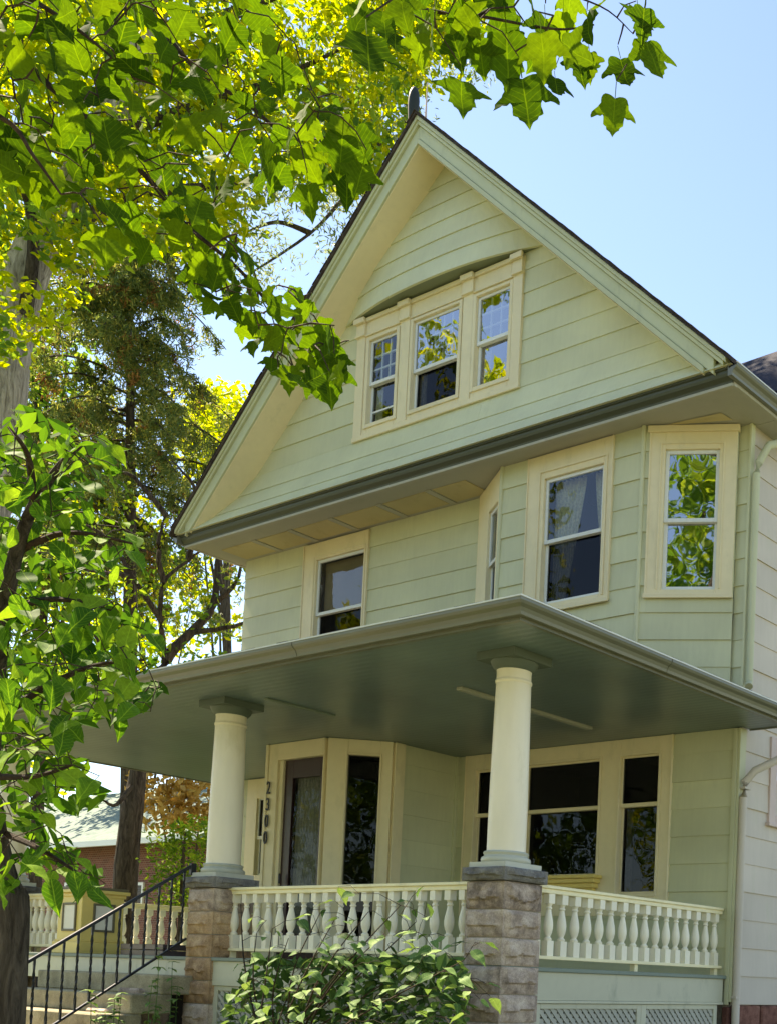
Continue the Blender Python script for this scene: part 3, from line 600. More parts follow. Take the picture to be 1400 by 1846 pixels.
win = mb.build('window', 'trim', house, bevel=0.004)
for k, o in enumerate(op1):
    mb = MB(); frame(fF, mb, o[0]-0.03, o[1]+0.03, o[2]-0.03, o[3]+0.03, 0.03, 0.03, 0.03, 0.03, 0.03, 0.044); mb.build('stop_moulding', 'trim', win, bevel=0.003)
    sashes(fF, win, o[0], o[1], o[2], o[3], o[4], 0.01, 'glass_dark', 'glass_dark', st=0.022, smat='trim', bottom=0.03)
    if k == 0: drape(fF, win, o[0]+0.02, o[0]+0.3, o[2], o[3], -0.2, mat='lace', folds=3)
    if k == 2: fF.box(MB(), o[0]+0.02, o[0]+0.10, o[2]+0.02, o[4]-0.03, -0.11, -0.09).build('inner_jamb', 'lace', win)
# deep moulded sill under the wide pane
mb = MB(); a0, a1 = -2.86, -1.53
for z0, z1, o in ((1.035, 1.075, 0.17), (0.985, 1.035, 0.145), (0.93, 0.985, 0.115), (0.87, 0.93, 0.085)): fF.box(mb, a0+(0.17-o), a1-(0.17-o), z0, z1, 0.03, o)
mb.build('sill', 'yellow_paint', win, bevel=0.006)
# wall left of the entry with a narrow window
lw = mesh('wall', [(XL, YF+0.9, 0.0), (-5.0, YF+0.9, 0.0), (-5.0, YF+0.9, ZC), (XL, YF+0.9, ZC)], [(0, 1, 2, 3)], 'inside_shade', house)
n0, n1 = -8.19, -7.40
siding(fF, lw, -0.30, ZC-0.002, lambda z: (XL, -5.3), [(n0+0.02, n1-0.02, 1.17, 2.60)], 'sage', 0.2945)
mb = MB(); frame(fF, mb, n0, n1, 1.15, ZC-0.01, 0.24, 0.12, 0.06, 0.28, -0.05, 0.04); fF.box(mb, n0-0.04, n1+0.04, 1.10, 1.15, 0.0, 0.09); win = mb.build('window', 'trim', house, bevel=0.004)
sashes(fF, win, n0+0.24, n1-0.12, 1.21, ZC-0.29, 1.74, 0.01, 'glass_dark', 'glass_dark', st=0.02, bottom=0.03)

# entry vestibule: door face, angled window face, side wall
D0, D1, D2 = (-5.60, 1.53), (-4.50, 1.53), (-3.96, 2.02)
fD, fE, fV = Face(D0, D1), Face(D1, D2), Face(D2, (-3.96, YF))
d0, _ = fD.pix(511.8, 1371); d1, dz = fD.pix(586.8, 1362)
mb = MB(); ZT = ZC-0.002
fD.box(mb, 0, d0-0.07, -0.0, ZT, -0.08, 0.03); fD.box(mb, d1, fD.L-0.02, 0, ZT, -0.08, 0.03); fD.box(mb, d0-0.07, d1, dz, ZT, -0.08, 0.03)
fD.box(mb, d0-0.07, d0, 0, dz, -0.08, 0.0); fD.box(mb, 0, 0.05, 0, ZT, 0.03, 0.045)
dc = mb.build('door_casing', 'trim', house, bevel=0.004)
mb = MB(); frame(fD, mb, d0, d1, 0.02, dz, 0.15, 0.11, 0.3, 0.22, -0.075, -0.03); door = mb.build('door', 'door_paint', house, bevel=0.004)
pane(fD, door, d0+0.14, d1-0.1, 0.3, dz-0.2, -0.05, 'glass_clear'); drape(fD, door, d0+0.13, d1-0.09, 0.25, dz-0.18, -0.12, mat='lace', amp=0.02, folds=9)
room(fD, door, d0-0.05, d1+0.05, 0.0, dz+0.03, -0.17, 0.5)
MB().lathe((*fD.pt(d0+0.06, 0.95, 0.02)[:2], 0.97), [(0.008, -0.06), (0.012, -0.05), (0.012, 0.05), (0.008, 0.06)], 8).build('handle', 'iron', door)
e0, ez = fE.pix(628.5, 1361); e1, _ = fE.pix(686, 1364)
mb = MB(); frame(fE, mb, 0.01, fE.L-0.01, 0.0, ZT, e0-0.01, fE.L-0.01-e1, 0.25, ZT-ez, -0.08, 0.03); frame(fE, mb, e0-0.025, e1+0.02, 0.24, ez+0.025, 0.02, 0.02, 0.02, 0.02, 0.03, 0.045)
win = mb.build('window', 'trim', house, bevel=0.004)
pane(fE, win, e0, e1, 0.25, ez, -0.02, 'glass_dark'); room(fE, win, e0-0.03, e1+0.03, 0.2, ez+0.03, -0.09, 0.45)
v1, _ = fV.pix(725, 1400)
mb = MB(); fV.box(mb, 0.0, 0.14, 0, ZT, -0.05, 0.03); mb.build('corner_casing', 'trim', house, bevel=0.004)
vw = mesh('wall', [fV.pt(0, 0, -0.04), fV.pt(fV.L, 0, -0.04), fV.pt(fV.L, ZC, -0.04), fV.pt(0, ZC, -0.04)], [(0, 1, 2, 3)], 'sage', house)
siding(fV, vw, 0.0, ZT, lambda z: (0.14, fV.L+0.01), (), 'sage', 0.2945)
MB().box((-3.962, YF-0.05, 0.0), (-3.925, YF+0.01, ZT)).build('corner_bead', 'sage', house)
MB().box((D0[0]-0.0, D0[1]+0.1, 0), (D0[0]+0.05, YF+0.5, ZT)).build('wall', 'sage', house)
# house number 2300 on the door casing
def numeral(ch, face, a, z, size, o, parent):
    cu = bpy.data.curves.new('digit', 'FONT'); cu.body = ch; cu.size = size; cu.extrude = 0.006; cu.align_x = 'CENTER'
    t = bpy.data.objects.new('tmp', cu); COL.objects.link(t); bpy.context.view_layer.update()
    me = bpy.data.meshes.new_from_object(t.evaluated_get(bpy.context.evaluated_depsgraph_get())); bpy.data.objects.remove(t)
    for v in me.vertices: x, y, zz = v.co; v.co = Vector(face.pt(a+x*0.7, z+y, o+zz))
    me.materials.clear(); me.materials.append(MATS['numeral']); ob = bpy.data.objects.new('house_number_digit', me); return link(ob, parent)
for ch, (u, v) in zip('2300', ((485.0, 1431.5), (483.5, 1461.5), (481.2, 1491.5), (479.0, 1521.5))):
    a, z = fD.pix(u, v, 0.04); numeral(ch, fD, max(a, 0.075), z, 0.215, 0.05, dc)

# columns on rock-faced stone piers
HP = 0.213
def rock_block(h, seed, hp=HP):
    """square block: pitched, broken rock face on each side, smooth drafted margins at the corners"""
    r = np.random.default_rng(seed); V = []; F = []; nu, nv = 22, 14
    from mathutils import noise
    for side in range(4):
        off = Vector((seed*3.7+side*11.3, seed*1.9, side*5.1)); k0 = len(V); facets = [(r.uniform(0, 1), r.uniform(0, 1), r.uniform(-0.5, 0.5), r.uniform(-0.9, 0.35), r.uniform(0.022, 0.05)) for _ in range(6)]
        for j in range(nv+1):
            for i in range(nu+1):
                p, q = i/nu, j/nv
                w = min(1, max(0, (min(p, 1-p)-0.07)/0.05))*min(1, max(0, min(q, 1-q)/0.09))
                lip = 0.40+0.16*noise.noise(off+Vector((p*2.6, 0.3, 1)))+0.05*noise.noise(off+Vector((p*9, 2.3, 1)))      # spall line: the face breaks back below it
                o = 0.040*(1-0.55*max(0, q-lip)/(1-lip)) if q > lip else 0.009+0.010*q/lip
                o += 0.016*noise.noise(off+Vector((p*3.5, q*2.2, 0)))+0.008*noise.noise(off+Vector((p*11, q*7, 3)))
                o = max(0.0, o)*w
                x, y, z = -hp+2*hp*p, -hp-o, (q-0.5)*(h-0.009)
                c, s = (1, 0, -1, 0)[side], (0, 1, 0, -1)[side]
                V.append((x*c-y*s, x*s+y*c, z))
        for j in range(nv):
            for i in range(nu): a = k0+j*(nu+1)+i; F.append((a, a+1, a+nu+2, a+nu+1))
    k = len(V); g = h/2-0.0045; V += [(-hp, -hp, g), (hp, -hp, g), (hp, hp, g), (-hp, hp, g), (-hp, -hp, -g), (hp, -hp, -g), (hp, hp, -g), (-hp, hp, -g)]
    F += [(k, k+1, k+2, k+3), (k+7, k+6, k+5, k+4)]
    return V, F
BLOCK = {}
def block_mesh(kind, h, mat, seed, hp=HP):
    key = (kind, seed, mat)
    if key not in BLOCK:
        V, F = rock_block(h, seed, hp); me = bpy.data.meshes.new(kind); me.from_pydata(V, [], F); me.materials.append(MATS[mat]); me.shade_smooth(); me.set_sharp_from_angle(angle=math.radians(24)); BLOCK[key] = me
    return BLOCK[key]
def put(name, me, loc, parent, rot=0.0):
    o = bpy.data.objects.new(name, me); link(o, parent); o.location = loc; o.rotation_euler = (0, 0, rot); return o
CAPB, CAPT = 0.683, 0.800
def pier(cx, cy, mats, first=0):
    core = MB().box((cx-HP+0.012, cy-HP+0.012, GZ-0.2), (cx+HP-0.012, cy+HP-0.012, CAPB)).build('stone_pier', 'mortar', house)
    z = CAPB; k = 0
    while z > GZ:
        put('stone', block_mesh('block', 0.2285, mats[k % len(mats)], first+(k*3) % 5), (cx, cy, z-0.2285/2), core, math.pi/2*((k+first) % 4)); z -= 0.2285; k += 1
    put('capstone', block_mesh('capstone', CAPT-CAPB, 'cap_stone', 11+first % 3, 0.243), (cx, cy, (CAPT+CAPB)/2), core)
def column(cx, cy):
    pl = MB().box((cx-0.205, cy-0.205, CAPT-0.002), (cx+0.205, cy+0.205, CAPT+0.042))
    prof = [(0.190, 0.842), (0.199, 0.850), (0.203, 0.868), (0.198, 0.886), (0.184, 0.895), (0.176, 0.905), (0.180, 0.913), (0.186, 0.924), (0.180, 0.935), (0.168, 0.940)]
    pl.lathe((cx, cy, 0), prof, 32); base = None
    r = lambda z: 0.158-0.018*max(0, (z-1.25)/1.2)**1.3 if z > 1.25 else 0.158
    sp = [(0.160, 0.938), (0.158, 0.955)]+[(r(z), z) for z in np.linspace(0.97, 2.335, 16)]+[(r(2.335)+0.007, 2.342), (r(2.335)+0.009, 2.352), (r(2.335)+0.007, 2.362), (r(2.36), 2.37), (r(2.4), 2.425), (r(2.4)+0.004, 2.45)]
    sh = MB().lathe((cx, cy, 0), sp, 36).build('column', 'column_paint', house, True)
    pl.build('column_base', 'base_paint', sh, True)
    cp = MB().lathe((cx, cy, 0), [(0.150, 2.445), (0.158, 2.452), (0.178, 2.475), (0.192, 2.505), (0.196, 2.515)], 32)
    cp.box((cx-0.215, cy-0.215, 2.514), (cx+0.215, cy+0.215, ZC-0.001)); cp.build('capital', 'capital_paint', sh, True)
XP2, XP3 = -3.952, -8.32
pier(0, 0, ['grey_stone'], 0); column(0, 0)
pier(XP2, 0, ['grey_stone', 'brown_stone', 'brown_stone', 'brown_stone', 'brown_stone'], 1); column(XP2, 0)
pier(XP3, 0, ['grey_stone'], 2); column(XP3, 0)

# balustrades
RT, RB = 0.70, 0.075
bal = MB()
HB_ = 0.0365
bal.box((-HB_, -HB_, 0.100), (HB_, HB_, 0.232)); bal.box((-HB_*0.94, -HB_*0.94, 0.548), (HB_*0.94, HB_*0.94, 0.632))
bal.lathe((0, 0, 0), [(0.030, 0.232), (0.034, 0.238), (0.034, 0.250), (0.022, 0.262), (0.021, 0.270), (0.034, 0.300), (0.0405, 0.335), (0.0415, 0.365), (0.038, 0.400), (0.030, 0.440), (0.022, 0.480), (0.020, 0.498), (0.027, 0.504), (0.027, 0.514), (0.020, 0.522), (0.024, 0.536), (0.031, 0.548)], 14)
_t = bal.build('baluster', 'baluster_paint', None, True); BAL = _t.data; bpy.data.objects.remove(_t)
def balustrade(p0, p1, n, mat='rail_paint'):
    f = Face(p0, p1); L = f.L; mb = MB()
    f.box(mb, 0, L, RT-0.028, RT, -0.058, 0.058); f.box(mb, 0, L, RT-0.068, RT-0.028, -0.042, 0.042)
    r = mb.build('balustrade', mat, house, bevel=0.004)
    mb = MB(); f.box(mb, 0, L, RB-0.005, RB+0.026, -0.055, 0.055)
    for a in (0.05, L*0.5, L-0.09): f.box(mb, a, a+0.05, 0.0, RB-0.005, -0.03, 0.03)
    mb.build('bottom_rail', mat, r, bevel=0.004)
    ang = math.atan2(f.d[1], f.d[0])
    for k in range(n):
        q = f.pt(L*(k+0.5)/n, 0.0); o = put('baluster', BAL, (q[0]+random.uniform(-0.003, 0.003), q[1]+random.uniform(-0.003, 0.003), 0.0), r, ang+random.uniform(-0.06, 0.06)); o.scale = (random.uniform(0.97, 1.03),)*2+(1,)
    return r
balustrade((XP2+HP-0.06, 0.0), (-HP+0.02, 0.0), 20)
balustrade((0.087, HP-0.02), (0.087, YF-0.03), 17)
balustrade((XP3+0.2, 0.12), (-6.93, 0.12), 8)
balustrade((-8.25, 0.25), (-8.25, YF-0.05), 16, 'rail_paint')
# yellow panelled newel by the steps
NX0, NX1, NY0, NY1 = -6.93, -6.42, -0.10, 0.36
mb = MB(); mb.box((NX0, NY0, 0.0), (NX1, NY1, 0.70)); mb.box((NX0-0.03, NY0-0.03, 0.0), (NX1+0.03, NY1+0.03, 0.135)); mb.box((NX0-0.015, NY0-0.015, 0.135), (NX1+0.015, NY1+0.015, 0.16))
mb.box((NX0-0.015, NY0-0.015, 0.64), (NX1+0.015, NY1+0.015, 0.68)); mb.box((NX0-0.045, NY0-0.045, 0.68), (NX1+0.045, NY1+0.045, 0.72))
nw = mb.build('newel', 'yellow_paint', house, bevel=0.006)
MB().box((NX0-0.03, NY0-0.03, 0.721), (NX1+0.03, NY1+0.03, 0.752)).build('newel_cap', 'slate_trim', nw, bevel=0.006)
for f in (Face((NX0, NY0), (NX1, NY0)), Face((NX1, NY0), (NX1, NY1))):
    mb = MB(); frame(f, mb, 0.12, f.L-0.10, 0.25, 0.57, 0.025, 0.025, 0.025, 0.025, 0.0, 0.018); mb.build('panel_moulding', 'slate_trim', nw, bevel=0.004)
    f.box(MB(), 0.145, f.L-0.125, 0.275, 0.545, 0.0, 0.006).build('panel', 'pane_panel', nw)
# floor, fascia, lattice
fl = MB().box((-8.62, -0.207, -0.035), (0.209, YF-0.03, 0.0)).build('porch_floor', 'floor_paint', house, bevel=0.004)
MB().box((-8.58, -0.185, -0.275), (-HP+0.0, -0.15, -0.035)).build('floor_fascia', 'trim_green', house, bevel=0.003)
MB().box((0.15, HP-0.01, -0.275), (0.185, YF-0.06, -0.035)).build('floor_fascia', 'trim_green', house, bevel=0.003)
MB().box((0.14, HP-0.01, -0.30), (0.20, YF-0.06, -0.276)).build('floor_fascia', 'trim_green', house, bevel=0.003)
MB().box((-8.4, 0.4, GZ), (-0.3, 2.6, -0.1)).build('under_porch', 'inside_shade', house)  # dark block fills the hollow behind the lattice, shade in its colour
def lattice(face, a0, a1, z0, z1):
    mb = MB(); frame(face, mb, a0, a1, z0, z1, 0.075, 0.06, 0.06, 0.045, -0.02, 0.015); fr = mb.build('lattice_frame', 'trim_green', house, bevel=0.003)
    x0, x1, y0, y1 = a0+0.07, a1-0.055, z0+0.055, z1-0.042; w = 0.036; sp = 0.078
    for dirn in (1, -1):
        c = x0-(y1-y0)
        while c < x1+(y1-y0):
            # strip  x = c + dirn*(z-y0)  clipped to the rectangle
            zz = [y0, y1]
            xs = lambda z: c+(z-y0) if dirn == 1 else c+(y1-z)
            t = []
            for z in np.linspace(y0, y1, 60):
                if x0 <= xs(z) <= x1: t.append(z)
            if len(t) > 2:
                za, zb = t[0], t[-1]; o = (-0.012, -0.004) if dirn == 1 else (-0.003, 0.005)
                h = w*0.7
                P = [face.pt(xs(za)-h, za, o[1]), face.pt(xs(za)+h, za, o[1]), face.pt(xs(za)+h, za, o[0]), face.pt(xs(za)-h, za, o[0]), face.pt(xs(zb)-h, zb, o[1]), face.pt(xs(zb)+h, zb, o[1]), face.pt(xs(zb)+h, zb, o[0]), face.pt(xs(zb)-h, zb, o[0])]
                MB().hexa(P).build('slat', 'soffit_paint', fr)
            c += sp
fQ = Face((0.165, HP), (0.165, YF))
lattice(fQ, 0.0, 1.40, GZ+0.05, -0.302); lattice(fQ, 1.402, 2.62, GZ+0.05, -0.302)
fP = Face((XP2+HP, -0.155), (-HP, -0.155)); lattice(fP, 0.0, 1.8, GZ+0.05, -0.277); lattice(fP, 1.802, fP.L, GZ+0.05, -0.277)
MB().box((XL, YF+0.02, GZ-0.1), (XR-0.01, YF+0.4, -0.30)).build('foundation', 'mortar', house)
for k in range(7):
    for j in range(3):
        y = YF+0.02+k*0.55+0.2*(j % 2); MB().box((XR-0.05, y, -0.30-0.23*(j+1)+0.012), (XR+0.012+random.uniform(0, 0.015), y+0.535, -0.302-0.23*j)).build('foundation_stone', 'foundation_stone', house, bevel=0.015)
MB().box((XR-0.07, YF-0.05, GZ), (XR+0.01, YF+0.015, -0.32)).build('foundation_stone', 'foundation_stone', house, bevel=0.012)
# downspout from the porch gutter to the corner
ds = onX(1340, 1400, 0.30); dt = onX(1400, 1354, 0.62)
spout([(0.80, ds[1]+0.62, ZC+0.02), (0.78, ds[1]+0.55, ZC-0.10), (0.40, ds[1]+0.05, ds[2]+0.06), (0.32, ds[1], ds[2]-0.06), (0.305, ds[1], ds[2]-0.22), (0.305, ds[1], -0.25), (0.31, ds[1], -0.9)], 0.043, 'sage_warm_lit', [(0.29, ds[1]+0.03, ds[2]-0.12), (0.29, ds[1], -0.22)])

# ================================================================== steps and iron handrail
steps = thing('stone_steps', 'pale stone front steps below the porch behind the iron handrail', 'steps', (-5.2, -1.0, GZ))
for k in range(5):
    z1 = -0.19*(k+1)+0.0; y0 = -0.24-0.285*(k+1)
    mb = MB(); mb.box((-6.40, y0, z1-0.19), (-4.02, y0+0.40, z1)); mb.build('step', 'step_stone', steps, bevel=0.012)
for k in range(3):
    MB().box((-4.66, -0.60-0.30*k, GZ-0.1), (-4.30, -0.26-0.30*k, -0.33-0.20*k)).build('cheek_stone', 'grey_stone', steps, bevel=0.02)
rail = thing('iron_handrail', 'black wrought iron handrail with twisted balusters beside the steps', 'handrail', (-4.16, -1.68, GZ))
HX = -4.165
tA, tB = onX(46, 1737, HX), onX(345, 1562, HX); bA, bB = onX(100, 1846, HX), onX(335, 1693, HX)
tl = lambda y: tA[2]+(tB[2]-tA[2])*(y-tA[1])/(tB[1]-tA[1]); bl = lambda y: bA[2]+(bB[2]-bA[2])*(y-bA[1])/(bB[1]-bA[1])
def bar(mb, a, b, w, h): mb.hexa([(HX-w, a[0], a[1]-h), (HX+w, a[0], a[1]-h), (HX+w, b[0], b[1]-h), (HX-w, b[0], b[1]-h), (HX-w, a[0], a[1]+h), (HX+w, a[0], a[1]+h), (HX+w, b[0], b[1]+h), (HX-w, b[0], b[1]+h)])
mb = MB(); bar(mb, (tA[1], tl(tA[1])), (tB[1], tl(tB[1])), 0.017, 0.017); mb.build('top_rail', 'iron', rail, bevel=0.004)
mb = MB(); yl = tA[1]+0.0; bar(mb, (yl, bl(yl)), (bB[1], bl(bB[1])), 0.014, 0.013); mb.build('bottom_rail', 'iron', rail, bevel=0.003)
MB().box((HX-0.03, tA[1]-0.06, GZ), (HX+0.03, tA[1], tl(tA[1])+0.03)).build('post', 'iron', rail, bevel=0.006)
MB().box((HX-0.022, tB[1]-0.01, tl(tB[1])-0.09), (HX+0.022, tB[1]+0.045, tl(tB[1])+0.03)).build('bracket', 'iron', rail, bevel=0.004)
nb = 12
for k in range(nb):
    y = tA[1]+(bB[1]-tA[1])*(k+0.6)/nb; z0, z1 = bl(y), tl(y); V = []; F = []; m = 14
    for j in range(m+1):
        z = z0+(z1-z0)*j/m; tw = min(max((j/m-0.12)/0.76, 0), 1)*math.pi*3.0
        for c in range(4): a = tw+math.pi/4+c*math.pi/2; V.append((HX+0.0125*math.cos(a), y+0.0125*math.sin(a), z))
    for j in range(m):
        for c in range(4): F.append((j*4+c, j*4+(c+1) % 4, (j+1)*4+(c+1) % 4, (j+1)*4+c))
    mesh('twisted_bar', V, F, 'iron', rail)
bx = thing('wooden_box', 'low dark wooden box on the porch floor behind the handrail', 'box', (-5.9, 0.2, 0))
b0, b1 = onY(217, 1715, 0.1), onY(294, 1712, 0.1)
for z0 in (0.0, 0.065): MB().box((b0[0], 0.1, z0+0.002), (b1[0], 0.42, z0+0.062)).build('plank', 'door_paint', bx, bevel=0.004)

# ================================================================== vegetation
def leafmat(name, dark, mid, light, trans, mixf=0.5, gloss=0.35, rough=0.45, veins=False):
    """leaf: diffuse + light shining through + a soft waxy sheen, tone varies leaf by leaf"""
    m, n, l = base_mat(name); out = n.new('ShaderNodeOutputMaterial')
    g = n.new('ShaderNodeNewGeometry'); oi = n.new('ShaderNodeObjectInfo')
    ad = n.new('ShaderNodeMath'); ad.operation = 'ADD'; l.new(g.outputs['Random Per Island'], ad.inputs[0]); l.new(oi.outputs['Random'], ad.inputs[1])
    fr = n.new('ShaderNodeMath'); fr.operation = 'FRACT'; l.new(ad.outputs[0], fr.inputs[0])
    r = ramp(n, [(0.0, dark), (0.5, mid), (1.0, light)]); l.new(fr.outputs[0], r.inputs[0])
    tc = n.new('ShaderNodeTexCoord'); no = n.new('ShaderNodeTexNoise'); no.inputs['Scale'].default_value = 9 if veins else 2; no.inputs['Detail'].default_value = 4; l.new(tc.outputs['Object'], no.inputs[0])
    mr = n.new('ShaderNodeMapRange'); mr.inputs[1].default_value = 0.3; mr.inputs[2].default_value = 0.7; mr.inputs[3].default_value = 0.8; mr.inputs[4].default_value = 1.15; l.new(no.outputs[0], mr.inputs[0])
    hs = n.new('ShaderNodeHueSaturation'); l.new(r.outputs[0], hs.inputs['Color']); l.new(mr.outputs[0], hs.inputs['Value'])
    last = hs.outputs[0]
    if veins:
        sx = n.new('ShaderNodeSeparateXYZ'); l.new(tc.outputs['Object'], sx.inputs[0])
        def M(op, a, b=None, c=None):
            q = n.new('ShaderNodeMath'); q.operation = op
            for k, v in enumerate((a, b, c)):
                if v is None: continue
                if isinstance(v, (int, float)): q.inputs[k].default_value = v
                else: l.new(v, q.inputs[k])
            return q.outputs[0]
        ax = M('ABSOLUTE', sx.outputs[0]); mid = M('LESS_THAN', ax, 0.014)
        sv = M('GREATER_THAN', M('SINE', M('MULTIPLY', M('MULTIPLY_ADD', ax, -0.85, sx.outputs[1]), 44.0)), 0.93)
        vm = M('MAXIMUM', mid, M('MULTIPLY', sv, 0.55)); vx = n.new('ShaderNodeMix'); vx.data_type = 'RGBA'; l.new(M('MULTIPLY', vm, 0.45), vx.inputs[0]); l.new(last, vx.inputs[6]); vx.inputs[7].default_value = scl(light, 1.5); last = vx.outputs[2]
    p = n.new('ShaderNodeBsdfPrincipled'); l.new(last, p.inputs['Base Color']); p.inputs['Roughness'].default_value = rough; p.inputs['Specular IOR Level'].default_value = gloss
    t = n.new('ShaderNodeBsdfTranslucent'); mt = n.new('ShaderNodeMix'); mt.data_type = 'RGBA'; mt.blend_type = 'MULTIPLY'; mt.inputs[0].default_value = 1.0
    l.new(last, mt.inputs[6]); mt.inputs[7].default_value = trans; l.new(mt.outputs[2], t.inputs[0])
    mx = n.new('ShaderNodeMixShader'); mx.inputs[0].default_value = mixf; l.new(p.outputs[0], mx.inputs[1]); l.new(t.outputs[0], mx.inputs[2]); l.new(mx.outputs[0], out.inputs[0])
    return m
def stuff(o): o['kind'] = 'stuff'; return o
leafmat('leaf_maple', srgb(50, 78, 20), srgb(74, 106, 24), srgb(112, 138, 30), (1, 1, 0.42, 1), 0.55, 0.05, 0.7, True)
leafmat('leaf_shrub', srgb(56, 98, 32), srgb(90, 134, 40), srgb(140, 172, 54), (1, 1, 0.45, 1), 0.52, 0.08, 0.65, True)
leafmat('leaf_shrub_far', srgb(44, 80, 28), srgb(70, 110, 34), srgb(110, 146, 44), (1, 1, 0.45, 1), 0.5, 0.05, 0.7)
leafmat('leaf_bush', srgb(76, 108, 58), srgb(102, 136, 74), srgb(142, 168, 98), (1, 1, 0.6, 1), 0.3, 0.10, 0.6, True)
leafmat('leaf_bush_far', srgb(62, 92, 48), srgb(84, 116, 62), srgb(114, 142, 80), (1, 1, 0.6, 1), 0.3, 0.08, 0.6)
leafmat('leaf_gold', srgb(140, 164, 34), srgb(180, 192, 40), srgb(214, 206, 56), (1, 1, 0.4, 1), 0.66, 0.1)
leafmat('leaf_green', srgb(84, 120, 46), srgb(120, 154, 54), srgb(168, 182, 64), (1, 1, 0.5, 1), 0.6, 0.1)
leafmat('leaf_dusty', srgb(110, 130, 96), srgb(140, 156, 112), srgb(168, 176, 140), (1, 1, 0.7, 1), 0.5, 0.1)
leafmat('leaf_rust', srgb(160, 124, 60), srgb(196, 164, 90), srgb(214, 190, 124), (1, 0.9, 0.6, 1), 0.5, 0.1)
leafmat('needle', srgb(92, 116, 74), srgb(126, 144, 88), srgb(172, 168, 94), (1, 1, 0.5, 1), 0.45, 0.1)
leafmat('needle_dead', srgb(104, 76, 50), srgb(142, 104, 64), srgb(172, 134, 80), (1, 0.9, 0.6, 1), 0.3, 0.05)
bark('bark_pale', srgb(110, 102, 88), srgb(180, 170, 150), srgb(220, 210, 190), 12)
bark('bark_dark', srgb(44, 38, 32), srgb(82, 74, 64), srgb(112, 102, 88), 14)
stone('twig', srgb(44, 36, 28), srgb(62, 50, 38), srgb(80, 66, 50), 30)

def leaf_shape(kind):
    if kind == 'maple':
        out = [(0, 0), (0.14, 0.06), (0.34, 0.07), (0.44, -0.03), (0.46, -0.16), (0.56, -0.28), (0.70, -0.42), (0.74, -0.60), (0.62, -0.55), (0.54, -0.52), (0.44, -0.55), (0.36, -0.50), (0.33, -0.62), (0.34, -0.76), (0.24, -0.82), (0.20, -0.92), (0.10, -1.02), (0.0, -1.20)]
        curl, fold = 0.22, 0.16
    elif kind == 'maple_b':
        out = [(0, 0), (0.18, 0.05), (0.34, 0.0), (0.40, -0.12), (0.54, -0.18), (0.76, -0.32), (0.66, -0.40), (0.52, -0.40), (0.42, -0.46), (0.32, -0.46), (0.33, -0.58), (0.36, -0.70), (0.26, -0.72), (0.22, -0.84), (0.12, -0.92), (0.0, -1.16)]
        curl, fold = -0.15, 0.24
    else:
        out = [(0, 0), (0.10, -0.02), (0.22, -0.12), (0.285, -0.27), (0.295, -0.42), (0.245, -0.62), (0.15, -0.82), (0.055, -0.97), (0.0, -1.12)]
        curl, fold = 0.28, 0.22
    if kind != 'oval':        # round the outline off, keep the points of the lobes
        q = [out[0]]
        for i in range(len(out)-1):
            p0, p1, p2, p3 = out[max(i-1, 0)], out[i], out[i+1], out[min(i+2, len(out)-1)]
            q.append(tuple(0.5*((p1[k]+p2[k]))*1.125-0.0625*(p0[k]+p3[k]) for k in (0, 1))); q.append(p2)
        out = q; curl *= 0.8; fold *= 0.7
    return out, curl, fold
def leaf_mesh(kind, mat, seed, petiole=0.45):
    r = random.Random(seed); out, curl, fold = leaf_shape(kind); V = []; F = []
    curl *= r.uniform(0.5, 1.4); fold *= r.uniform(0.5, 1.5); tw = r.uniform(-0.35, 0.35); wid = r.uniform(0.86, 1.1)
    def lift(x, y): return fold*abs(x)-curl*y*y+tw*x*y+0.03*math.sin(9*y+5*abs(x)+seed)
    from mathutils.geometry import tessellate_polygon
    mid = [(0.0, out[-1][1]*i/7) for i in range(1, 7)][::-1]           # back up the midrib
    for sgn in (1, -1):
        pl = [(sgn*x*wid*(1+(r.uniform(-0.04, 0.04) if x else 0)), y) for x, y in out]+mid; k = len(V)
        V += [(x, y, lift(x, y)) for x, y in pl]
        F += [tuple(k+i for i in (t if sgn == 1 else t[::-1])) for t in tessellate_polygon([[Vector((x, y, 0)) for x, y in pl]])]
    if petiole:
        k = len(V); w = 0.012
        V += [(-w, 0.0, 0), (w, 0, 0), (0, 0, -w*1.5), (-w, petiole, 0.12*petiole), (w, petiole, 0.12*petiole), (0, petiole, 0.12*petiole-w*1.5)]
        F += [(k, k+1, k+4, k+3), (k+1, k+2, k+5, k+4), (k+2, k, k+3, k+5)]
    me = bpy.data.meshes.new('leaf'); me.from_pydata(V, [], F); bm = bmesh.new(); bm.from_mesh(me); bmesh.ops.remove_doubles(bm, verts=bm.verts, dist=1e-5); bmesh.ops.recalc_face_normals(bm, faces=bm.faces); bm.to_mesh(me); bm.free()
    me.shade_smooth(); me.materials.append(MATS[mat]); return me
def orient(y_axis, z_hint):
    y = Vector(y_axis).normalized(); z = Vector(z_hint); z = (z-y*z.dot(y))
    z = z.normalized() if z.length > 1e-4 else Vector((1, 0, 0)); x = y.cross(z)
    return Matrix(((x.x, y.x, z.x), (x.y, y.y, z.y), (x.z, y.z, z.z)))
def put_leaf(me, base, tip_dir, facing, size, parent):
    o = bpy.data.objects.new('leaf', me); link(o, parent)
    o.matrix_basis = Matrix.Translation(Vector(base)) @ (orient(-Vector(tip_dir), facing).to_4x4()) @ Matrix.Scale(size, 4); return o
def inpoly(x, y, P):
    c = False; j = len(P)-1
    for i in range(len(P)):
        if (P[i][1] > y) != (P[j][1] > y) and x < (P[j][0]-P[i][0])*(y-P[i][1])/(P[j][1]-P[i][1])+P[i][0]: c = not c
        j = i
    return c
